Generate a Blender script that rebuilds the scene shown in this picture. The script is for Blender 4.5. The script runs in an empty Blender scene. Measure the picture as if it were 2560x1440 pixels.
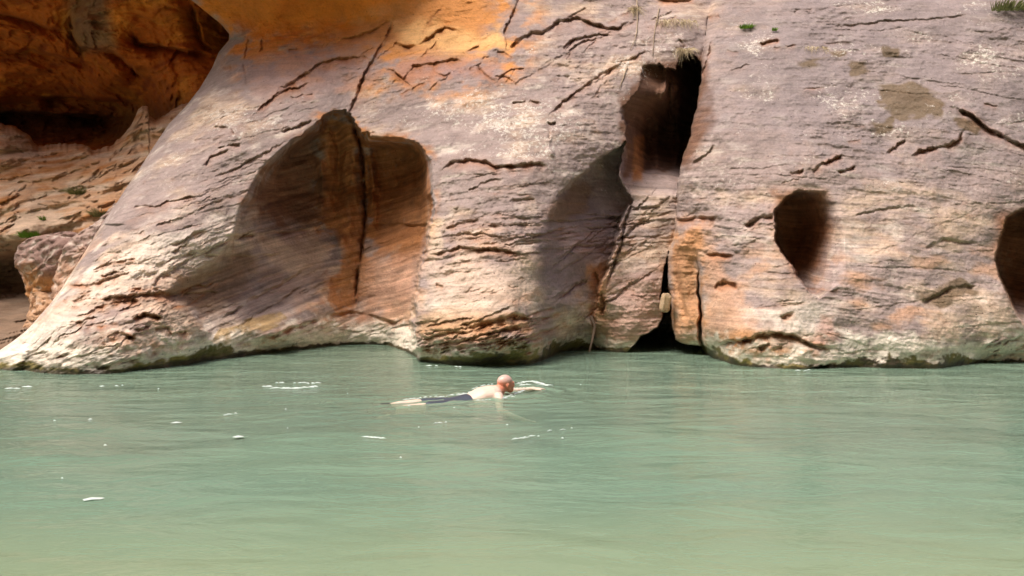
import bpy, bmesh, math, random
import numpy as np
from mathutils import Vector, Matrix

random.seed(7); RNG = np.random.default_rng(11)
S = bpy.context.scene
C = S.collection

# ------------------------------------------------------------------ camera, sky, sun, exposure
F, U0, VH, CH = 1970.0, 1280.0, 655.0, 1.6        # focal length (px of a 2560 wide frame), centre column, horizon row, eye height
cam_d = bpy.data.cameras.new('camera'); cam = bpy.data.objects.new('camera', cam_d); C.objects.link(cam)
cam.location = (0, 0, CH); cam.rotation_euler = (math.radians(90), 0, 0)
cam_d.sensor_width = 36; cam_d.lens = 36*F/2560; cam_d.shift_y = -(720-VH)/2560
cam_d.clip_end = 2000; S.camera = cam

W = bpy.data.worlds.new('World'); S.world = W; W.use_nodes = True
nt = W.node_tree; sky = nt.nodes.new('ShaderNodeTexSky'); sky.sky_type = 'NISHITA'; sky.sun_disc = False
SUN_EL, SUN_AZ = math.radians(63), math.radians(-122)   # azimuth from +Y towards +X: behind the camera's left shoulder
sky.sun_elevation = SUN_EL; sky.sun_rotation = SUN_AZ
sky.air_density = .75; sky.dust_density = 6.0; sky.ozone_density = 0.3
bgn = nt.nodes['Background']; nt.links.new(sky.outputs[0], bgn.inputs[0]); bgn.inputs[1].default_value = 0.085

sd = bpy.data.lights.new('sun', 'SUN'); sd.energy = 1.5; sd.angle = math.radians(28); sd.color = (1.0, .93, .84)
so = bpy.data.objects.new('sun', sd); C.objects.link(so)
d_to_sun = Vector((math.sin(SUN_AZ)*math.cos(SUN_EL), math.cos(SUN_AZ)*math.cos(SUN_EL), math.sin(SUN_EL)))
so.rotation_euler = (-d_to_sun).to_track_quat('-Z', 'Y').to_euler(); so.location = (-8, -10, 30)
S.view_settings.view_transform = 'Standard'; S.view_settings.look = 'None'
S.view_settings.gamma = 1; S.view_settings.use_curve_mapping = False
S.view_settings.exposure = 1.15
S.render.engine = 'CYCLES'
S.cycles.use_denoising = True; S.cycles.max_bounces = 6; S.cycles.diffuse_bounces = 3
S.cycles.transparent_max_bounces = 8; S.cycles.sample_clamp_indirect = 6

# ------------------------------------------------------------------ numeric helpers
def P(u, v, t):
    """point seen at photo pixel (u, v) that lies t metres in front of the camera"""
    return np.stack([np.asarray(t)*(np.asarray(u)-U0)/F, np.asarray(t)*np.ones_like(u), CH+np.asarray(t)*(VH-np.asarray(v))/F], -1)
def water_t(v): return F*CH/(v-VH)

_pt = RNG.permutation(256).astype(np.int32); _pt = np.concatenate([_pt, _pt])
_g3 = RNG.normal(size=(256, 3)).astype(np.float32); _g3 /= np.linalg.norm(_g3, axis=1, keepdims=True)
def noise3(x, y, z):
    x = np.asarray(x, np.float32); y = np.asarray(y, np.float32); z = np.asarray(z, np.float32)
    xf, yf, zf = np.floor(x), np.floor(y), np.floor(z)
    xi, yi, zi = xf.astype(np.int32) & 255, yf.astype(np.int32) & 255, zf.astype(np.int32) & 255
    x, y, z = x-xf, y-yf, z-zf
    fx, fy, fz = x*x*x*(x*(x*6-15)+10), y*y*y*(y*(y*6-15)+10), z*z*z*(z*(z*6-15)+10)
    out = 0
    for i in (0, 1):
        a = _pt[(xi+i) & 255]; wx = fx if i else 1-fx
        for j in (0, 1):
            b = _pt[(a+yi+j) & 255]; wy = fy if j else 1-fy
            for k in (0, 1):
                h = _pt[(b+zi+k) & 255]; wz = fz if k else 1-fz
                out = out + wx*wy*wz*(_g3[h, 0]*(x-i)+_g3[h, 1]*(y-j)+_g3[h, 2]*(z-k))
    return out*1.5
def fbm(x, y, z, o=4, lac=2.1, gain=.5):
    r, a = 0, 1.0
    for i in range(o):
        r = r + a*noise3(x+i*17.3, y+i*5.1, z-i*9.7); a *= gain; x = x*lac; y = y*lac; z = z*lac
    return r
def sstep(a, b, x):
    t = np.clip((x-a)/(b-a), 0, 1); return t*t*(3-2*t)

class TPS:
    def __init__(s, pts, lam=1e-4):
        p = np.array(pts, float); s.c = p[:, :2]/500; n = len(p)
        r2 = ((s.c[:, None]-s.c[None])**2).sum(-1); K = .5*r2*np.log(r2+1e-9)
        A = np.zeros((n+3, n+3)); A[:n, :n] = K+lam*np.eye(n); A[:n, n] = 1; A[:n, n+1:] = s.c; A[n, :n] = 1; A[n+1:, :n] = s.c.T
        s.w = np.linalg.solve(A, np.concatenate([p[:, 2], [0, 0, 0]]))
    def __call__(s, u, v):
        u = np.asarray(u, np.float32)/500; v = np.asarray(v, np.float32)/500
        o = s.w[-3]+s.w[-2]*u+s.w[-1]*v
        for (a, b), w in zip(s.c.astype(np.float32), s.w[:-3]):
            r2 = (u-a)**2+(v-b)**2; o = o+np.float32(.5*w)*r2*np.log(r2+1e-9)
        return o

def seg_field(poly, u, v):
    """distance to a polyline, signed side (positive below), 0..1 along it"""
    poly = np.array(poly, float); L = np.concatenate([[0], np.cumsum(np.hypot(*np.diff(poly, axis=0).T))])
    best = np.full(u.shape, 1e9); side = np.zeros(u.shape); al = np.zeros(u.shape)
    for i in range(len(poly)-1):
        a, b = poly[i], poly[i+1]; dx, dy = b-a; l2 = dx*dx+dy*dy+1e-9
        h = np.clip(((u-a[0])*dx+(v-a[1])*dy)/l2, 0, 1)
        px, py = u-a[0]-h*dx, v-a[1]-h*dy; d = np.hypot(px, py); m = d < best
        best = np.where(m, d, best); side = np.where(m, np.sign(dx*(v-a[1])-dy*(u-a[0])), side)
        al = np.where(m, (L[i]+h*math.sqrt(l2))/L[-1], al)
    return best, side, al
def inside(poly, u, v):
    poly = np.array(poly, float); r = np.zeros(u.shape, bool); j = len(poly)-1
    for i in range(len(poly)):
        (xi, yi), (xj, yj) = poly[i], poly[j]
        if yi != yj:
            r ^= ((yi > v) != (yj > v)) & (u < (xj-xi)*(v-yi)/(yj-yi)+xi)
        j = i
    return r
def soft(poly, u, v, f):
    """1 inside a polygon, fading to 0 over f px outside its edge (and from 0.5 at the edge)"""
    m = inside(poly, u, v); d = seg_field(list(poly)+[poly[0]], u, v)[0]
    return sstep(-f, f, np.where(m, d, -d))
def box(poly, pad, u, v):
    p = np.array(poly); return (u > p[:, 0].min()-pad) & (u < p[:, 0].max()+pad) & (v > p[:, 1].min()-pad) & (v < p[:, 1].max()+pad)

# ------------------------------------------------------------------ object helpers
def tag(o, label=None, cat=None, group=None, kind=None):
    for k, x in (('label', label), ('category', cat), ('group', group), ('kind', kind)):
        if x: o[k] = x
    return o
def link(name, me, m=None, parent=None, smooth=True):
    o = bpy.data.objects.new(name, me); C.objects.link(o)
    if m: me.materials.append(m)
    if parent: o.parent = parent
    if smooth: me.polygons.foreach_set('use_smooth', [True]*len(me.polygons))
    return o
def grid_mesh(name, pts, flip=False):
    """pts: rows x cols x 3"""
    R_, K_ = pts.shape[:2]; idx = np.arange(R_*K_).reshape(R_, K_)
    q = np.stack([idx[:-1, :-1], idx[1:, :-1], idx[1:, 1:], idx[:-1, 1:]], -1).reshape(-1, 4)
    if flip: q = q[:, ::-1]
    me = bpy.data.meshes.new(name); me.vertices.add(R_*K_); me.vertices.foreach_set('co', pts.astype(np.float32).ravel())
    me.loops.add(q.size); me.loops.foreach_set('vertex_index', q.astype(np.int32).ravel())
    me.polygons.add(len(q)); me.polygons.foreach_set('loop_start', np.arange(0, q.size, 4, dtype=np.int32))
    me.update(calc_edges=True); return me
def set_col(me, name, arr):
    a = me.attributes.new(name, 'FLOAT_COLOR', 'POINT'); arr = arr.reshape(-1, arr.shape[-1])
    if arr.shape[1] == 3: arr = np.concatenate([arr, np.ones((len(arr), 1))], 1)
    a.data.foreach_set('color', arr.astype(np.float32).ravel())
def raw_mesh(name, verts, faces):
    me = bpy.data.meshes.new(name); me.from_pydata([tuple(map(float, p)) for p in verts], [], faces); me.update(); return me

# ------------------------------------------------------------------ materials
def new_mat(name):
    m = bpy.data.materials.new(name); m.use_nodes = True; n = m.node_tree.nodes
    return m, m.node_tree, n['Principled BSDF']
def N(nt, t, **kw):
    n = nt.nodes.new(t)
    for k, x in kw.items():
        if k in n.inputs: n.inputs[k].default_value = x
        else: setattr(n, k, x)
    return n
def ramp(nt, fac, stops):
    r = nt.nodes.new('ShaderNodeValToRGB'); nt.links.new(fac, r.inputs[0]); e = r.color_ramp.elements
    while len(e) < len(stops): e.new(.5)
    for el, (p, c) in zip(e, stops): el.position = p; el.color = (c, c, c, 1) if isinstance(c, (int, float)) else (*c, 1)
    return r.outputs[0]
def mix(nt, fac, a, b, mode='MIX'):
    n = nt.nodes.new('ShaderNodeMix'); n.data_type = 'RGBA'; n.blend_type = mode
    for s, x in ((n.inputs[0], fac), (n.inputs[6], a), (n.inputs[7], b)):
        if isinstance(x, bpy.types.NodeSocket): nt.links.new(x, s)
        elif isinstance(x, (int, float)): s.default_value = x
        else: s.default_value = (*x, 1)
    return n.outputs[2]
def math_n(nt, op, a, b):
    n = nt.nodes.new('ShaderNodeMath'); n.operation = op
    for s, x in ((n.inputs[0], a), (n.inputs[1], b)):
        if isinstance(x, bpy.types.NodeSocket): nt.links.new(x, s)
        else: s.default_value = x
    return n.outputs[0]

def rock_material(name, bump=1.0, base=None):
    """colour comes from the mesh attribute 'rock' (or a plain base), grain, grit, lichen and pits from 3D noise"""
    m, nt, b = new_mat(name); L = nt.links.new
    tc = N(nt, 'ShaderNodeTexCoord'); co = tc.outputs['Object']
    if base is None:
        at = N(nt, 'ShaderNodeAttribute', attribute_name='rock'); col = at.outputs['Color']
        mk = N(nt, 'ShaderNodeAttribute', attribute_name='mask'); sp = N(nt, 'ShaderNodeSeparateColor'); L(mk.outputs['Color'], sp.inputs[0])
        lich, strat, wet = sp.outputs
    else:
        rg = N(nt, 'ShaderNodeRGB'); rg.outputs[0].default_value = (*base, 1); col = rg.outputs[0]; lich = strat = wet = None
    n1 = N(nt, 'ShaderNodeTexNoise', Scale=2.6, Detail=7, Roughness=.62); L(co, n1.inputs['Vector'])
    n2 = N(nt, 'ShaderNodeTexNoise', Scale=26, Detail=5, Roughness=.68); L(co, n2.inputs['Vector'])
    col = mix(nt, .55, col, ramp(nt, n1.outputs[0], [(.3, .66), (.5, 1.0), (.72, 1.22)]), 'MULTIPLY')
    col = mix(nt, .38, col, ramp(nt, n2.outputs[0], [(.3, .6), (.5, 1.0), (.7, 1.3)]), 'MULTIPLY')
    # bedding streaks: noise squashed along a dipping axis
    mp = N(nt, 'ShaderNodeMapping'); L(co, mp.inputs[0]); mp.inputs['Rotation'].default_value = (0, math.radians(-8), 0); mp.inputs['Scale'].default_value = (.55, .55, 9)
    n3 = N(nt, 'ShaderNodeTexNoise', Scale=2.2, Detail=6, Roughness=.6, Distortion=.35); L(mp.outputs[0], n3.inputs['Vector'])
    st = ramp(nt, n3.outputs[0], [(.32, .68), (.5, 1.0), (.68, 1.18)])
    col = mix(nt, strat if strat else .4, col, mix(nt, 1.0, col, st, 'MULTIPLY'))
    # pits
    vo = N(nt, 'ShaderNodeTexVoronoi', Scale=9, Randomness=1); L(co, vo.inputs['Vector'])
    pit = ramp(nt, vo.outputs['Distance'], [(.06, 0.0), (.13, 1.0)])
    n5 = N(nt, 'ShaderNodeTexNoise', Scale=3.1, Detail=2); L(co, n5.inputs['Vector'])
    pitm = math_n(nt, 'MAXIMUM', pit, ramp(nt, n5.outputs[0], [(.5, 1.0), (.62, 0.0)]))
    col = mix(nt, pitm, mix(nt, 1.0, col, (.35, .3, .3), 'MULTIPLY'), col)
    if lich is not None:
        n4 = N(nt, 'ShaderNodeTexNoise', Scale=15, Detail=6, Roughness=.75); L(co, n4.inputs['Vector'])
        n6 = N(nt, 'ShaderNodeTexNoise', Scale=2.3, Detail=3, Roughness=.6); L(co, n6.inputs['Vector'])
        s = math_n(nt, 'ADD', n4.outputs[0], math_n(nt, 'MULTIPLY', math_n(nt, 'SUBTRACT', n6.outputs[0], .5), .35))
        s = math_n(nt, 'ADD', s, math_n(nt, 'MULTIPLY', lich, .225))
        sp_ = ramp(nt, s, [(.69, 0.0), (.80, 1.0)])
        col = mix(nt, math_n(nt, 'MULTIPLY', sp_, ramp(nt, lich, [(.05, 0.0), (.4, .8)])), col, (.70, .66, .59))
    L(col, b.inputs['Base Color'])
    if wet is not None: L(ramp(nt, wet, [(0, .88), (1, .35)]), b.inputs['Roughness'])
    else: b.inputs['Roughness'].default_value = .88
    b.inputs['Specular IOR Level'].default_value = .3
    h = math_n(nt, 'ADD', math_n(nt, 'MULTIPLY', n2.outputs[0], .011), math_n(nt, 'MULTIPLY', n1.outputs[0], .03))
    h = math_n(nt, 'ADD', h, math_n(nt, 'MULTIPLY', n3.outputs[0], .012))
    h = math_n(nt, 'ADD', h, math_n(nt, 'MULTIPLY', pitm, .012))
    bp = N(nt, 'ShaderNodeBump', Strength=.75*bump, Distance=1.0); L(h, bp.inputs['Height']); L(bp.outputs[0], b.inputs['Normal'])
    return m
M_ROCK = rock_material('rock_painted')
M_SMOOTH = rock_material('rock_cavern', .7)
M_TAN = rock_material('rock_tan', 1, (.42, .25, .15))

# rock colours (linear albedo)
VARN = np.array((.33, .258, .24)); PINK = np.array((.55, .415, .315)); PALE = np.array((.74, .65, .56)); ORANGE = np.array((.52, .215, .055))
DEEP = np.array((.30, .115, .04)); BROWN = np.array((.20, .105, .06)); CREAM = np.array((.80, .73, .62)); ALGAE = np.array((.13, .105, .025)); PURP = np.array((.25, .195, .185))

# ------------------------------------------------------------------ the cliff: depth layers in metres
WL = [(-420, 905), (-300, 908), (-150, 915), (0, 925), (150, 935), (300, 932), (420, 918), (520, 902), (600, 892), (700, 878), (800, 868), (900, 861), (980, 866), (1030, 888),
      (1060, 903), (1130, 911), (1240, 912), (1340, 906), (1365, 893), (1400, 881), (1450, 873), (1480, 872), (1520, 878), (1575, 881)]
WR = [(1770, 893), (1820, 908), (1900, 918), (1960, 923), (2050, 921), (2100, 920), (2250, 920), (2400, 914), (2480, 906), (2560, 905), (2750, 903), (3000, 900), (3500, 895)]
def wl(lo, hi, src): return [(u, v, water_t(v)) for u, v in src if lo <= u <= hi]
def below(lo, hi, src, dt=.05): return [(u, 1010, water_t(v)+dt) for u, v in src if lo <= u <= hi]

OUT = wl(-420, 560, WL)+below(-420, 560, WL)+wl(1040, 1340, WL)+below(1040, 1340, WL)+wl(1480, 1575, WL)+below(1480, 1575, WL)+[
 (60,850,11.9),(200,850,11.45),(350,850,11.55),(480,850,12.25),(-150,860,11.9),
 (200,720,12.4),(330,720,12.25),(450,720,12.65),(540,700,13.25),
 (300,580,13.2),(420,580,13.05),(530,580,13.35),(580,560,13.65),
 (380,440,14.3),(480,440,13.9),(600,440,14.0),(460,320,15.3),(560,320,14.7),(700,310,14.7),(790,285,15.0),
 (540,200,16.2),(650,200,15.7),(780,200,15.65),(880,220,15.55),(600,120,16.9),(720,120,16.55),(850,120,16.35),(960,120,16.1),
 (600,50,17.3),(720,50,17.15),(850,50,16.95),(980,50,16.7),(520,0,17.0),(700,0,16.5),(900,0,16.5),
 (350,-150,14.8),(600,-150,15.0),(850,-150,15.4),(1050,-150,16.4),(600,-450,14.8),(0,-450,14.0),(1050,-450,16.8),(-400,-1200,14),(600,-1200,15),(1400,-1200,21),
 (870,420,13.9),(870,560,13.4),(870,700,13.2),(820,850,13.0),
 (1000,200,15.25),(1100,100,15.9),(1100,0,16.6),(950,290,14.95),(1050,320,14.5),(1150,330,14.2),
 (1100,420,13.65),(1100,520,13.25),(1080,600,12.95),(1065,700,12.65),(1050,800,12.45),(1045,870,12.55),
 (1220,250,14.5),(1220,400,13.5),(1220,520,12.9),(1200,620,12.5),(1200,720,12.2),(1180,800,11.95),(1150,860,11.95),(1220,868,11.85),
 (1330,860,12.2),(1330,780,12.35),(1330,680,12.5),(1335,580,12.8),(1380,470,13.4),(1470,390,13.9),(1350,350,13.8),(1450,250,14.5),(1550,250,14.7),(1590,330,14.5),
 (1300,120,15.4),(1450,120,15.5),(1600,100,15.6),(1300,0,16.3),(1450,0,16.4),(1650,0,16.4),(1700,90,15.6),(1400,-300,18.2),(1800,-300,18.2),
 (1580,500,14.35),(1650,500,14.3),(1590,600,14.1),(1650,600,14.15),(1560,700,13.95),(1620,700,13.9),(1500,800,13.95),(1580,800,13.8),(1640,780,13.95),(1750,600,14.4),(1750,300,15)]
RT = wl(1770, 3500, WR)+below(1770, 3500, WR)+[
 (1765,850,12.95),(1770,760,13.0),(1770,650,13.15),(1690,850,13.5),(1690,760,13.55),(1690,650,13.6),(1710,540,13.7),(1705,450,13.8),(1735,330,14.1),(1760,200,14.7),(1770,100,15.3),(1790,0,16.0),
 (1850,850,12.15),(1850,750,12.4),(1850,600,12.8),(1850,450,13.2),(1850,300,13.85),(1860,150,14.7),(1870,0,15.7),(1900,-300,18.3),
 (2050,870,11.8),(2050,780,12.0),(1920,600,12.5),(2130,600,12.5),(2100,430,13.0),(2100,300,13.6),(2100,150,14.4),(2100,0,15.3),(2100,-300,18),
 (2300,870,11.8),(2300,750,12.1),(2300,600,12.45),(2300,450,12.9),(2300,300,13.5),(2300,150,14.1),(2300,0,14.9),
 (2500,870,12.3),(2480,650,12.6),(2500,450,12.9),(2550,300,13.3),(2550,150,13.8),(2550,0,14.5),(2600,-300,17),(2300,-1200,25),(3000,-1200,24),
 (2900,650,12.7),(2900,450,13.0),(2900,200,13.8),(2900,0,14.6),(3500,400,13.2),(3500,0,15)]
E_EDGE = [(-1400,1900),(-300,1790),(0,1775),(100,1762),(150,1753),(210,1752),(260,1742),(340,1725),(400,1706),(430,1698),(500,1692),(552,1690),(580,1686),(610,1678),(640,1670),(670,1667),(700,1669),(740,1674),(780,1678),(810,1680),(835,1683),(848,1688),(857,1700),(862,1720),(866,1752),(880,1760),(900,1768),(1010,1780)]

N1_POLY = [(380,745),(450,690),(520,645),(560,610),(575,575),(590,520),(610,480),(650,415),(720,350),(795,305),(806,292),(835,276),(866,270),(884,290),(905,330),(950,334),(1000,340),(1045,354),(1070,382),(1083,425),
           (1087,480),(1084,560),(1062,640),(1045,720),(1036,800),(1040,870),(1060,1010),(520,1010),(540,860),(450,775)]
N1 = wl(520, 1030, WL)+below(520, 1030, WL)+[
 (620,490,14.45),(660,420,15.2),(725,360,16.3),(800,310,16.6),(850,280,16.0),(880,300,16.2),(960,350,17.0),(1040,355,16.7),(1075,400,16.0),(1080,480,14.9),(1080,560,14.8),
 (700,450,16.1),(700,540,15.6),(640,560,14.7),(590,600,14.05),(560,660,13.85),(480,690,13.2),(430,740,12.85),(520,780,13.2),
 (800,420,16.8),(800,540,16.3),(870,420,17.0),(880,560,16.4),(905,480,17.0),(1000,430,17.1),(1000,530,16.1),(960,600,15.9),(1040,620,15.2),(980,700,15.2),(1030,720,14.8),
 (880,700,15.7),(890,770,15.6),(800,700,15.3),(700,660,14.85),(700,760,14.4),(600,700,14.1),(600,800,13.45),(560,850,12.95),(700,845,13.7),(800,835,14.6),(900,830,15.2),(960,800,15.1),(1020,810,14.5),(1028,860,13.8)]
N2_POLY = [(1592,335),(1500,395),(1430,450),(1380,500),(1352,555),(1342,620),(1337,700),(1335,800),(1345,900),(1345,1010),(1475,1010),(1470,872),(1482,830),(1500,720),(1530,650),(1555,560),(1580,500),(1560,470),(1548,440),(1555,400),(1565,340)]
N2 = wl(1365, 1480, WL)+below(1365, 1480, WL)+[
 (1590,345,15.0),(1500,410,14.7),(1430,465,14.2),(1390,510,13.6),(1360,570,13.15),(1345,650,12.75),(1340,750,12.5),(1340,860,12.4),
 (1560,400,15.0),(1540,460,14.9),(1480,520,14.45),(1570,500,14.85),(1550,560,14.75),(1460,620,13.95),(1525,640,14.55),(1430,740,13.5),(1490,730,14.25),(1410,830,13.3),(1470,830,14.05)]
S1_POLY = [(1612,166),(1650,160),(1690,175),(1702,135),(1740,140),(1756,170),(1790,300),(1770,420),(1720,490),(1640,492),(1592,488),(1566,472),(1552,440),(1556,390),(1568,330),(1560,290),(1552,272),(1590,225)]
S1 = [(1612,180,15.3),(1650,200,15.5),(1680,230,15.7),(1650,265,15.8),(1650,300,16.8),(1720,160,17.5),(1725,250,18),(1710,380,17.5),(1640,340,17.3),(1650,400,16.5),(1660,440,15.45),(1640,475,14.75),(1690,475,14.9),(1590,480,14.6),(1570,460,14.7),
      (1570,300,15.0),(1585,350,15.25),(1600,420,15.4),(1562,400,14.85),(1605,300,15.6),(1615,360,16.6)]
G_POLY = [(1690,590),(1674,620),(1656,690),(1651,740),(1656,790),(1645,820),(1600,840),(1568,884),(1566,1010),(1800,1010),(1800,600),(1740,590)]
P1_POLY = [(1933,570),(1937,530),(1958,496),(1990,479),(2040,474),(2100,485),(2150,520),(2150,620),(2110,700),(2048,748),(2030,735),(1995,695),(1962,648),(1940,608)]
P1 = [(1940,570,14.5),(1960,510,14.5),(2000,488,13.9),(2050,485,13.05),(2100,500,12.72),(1970,600,14.7),(2010,560,14.4),(2060,560,13.15),(2110,580,12.55),(2000,650,14.1),(2060,650,12.95),(2030,700,13.2),(2047,735,12.6),(2075,700,12.55),(2110,680,12.3)]
P2_POLY = [(2600,505),(2540,525),(2515,545),(2500,590),(2485,650),(2500,700),(2530,770),(2570,830),(2640,850),(2760,780),(2790,620),(2740,530)]
P2 = [(2495,620,14.6),(2540,560,14.7),(2560,700,14.5),(2600,800,13.0),(2700,600,13.2),(2650,560,13.6),(2780,640,12.6),(2740,760,12.6),(2640,840,12.4)]

# silhouette of the cliff's left edge: row -> column
SIL = [(-1400,-500),(-600,60),(-300,230),(-100,385),(0,478),(30,515),(60,552),(85,573),(100,572),(130,547),(170,530),(220,500),(265,465),(310,422),(365,385),(420,350),(470,315),(510,290),(545,264),(580,243),(630,212),(680,180),(720,155),
       (760,125),(800,90),(830,62),(855,30),(875,0),(895,-60),(920,-160),(1010,-330)]

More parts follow.
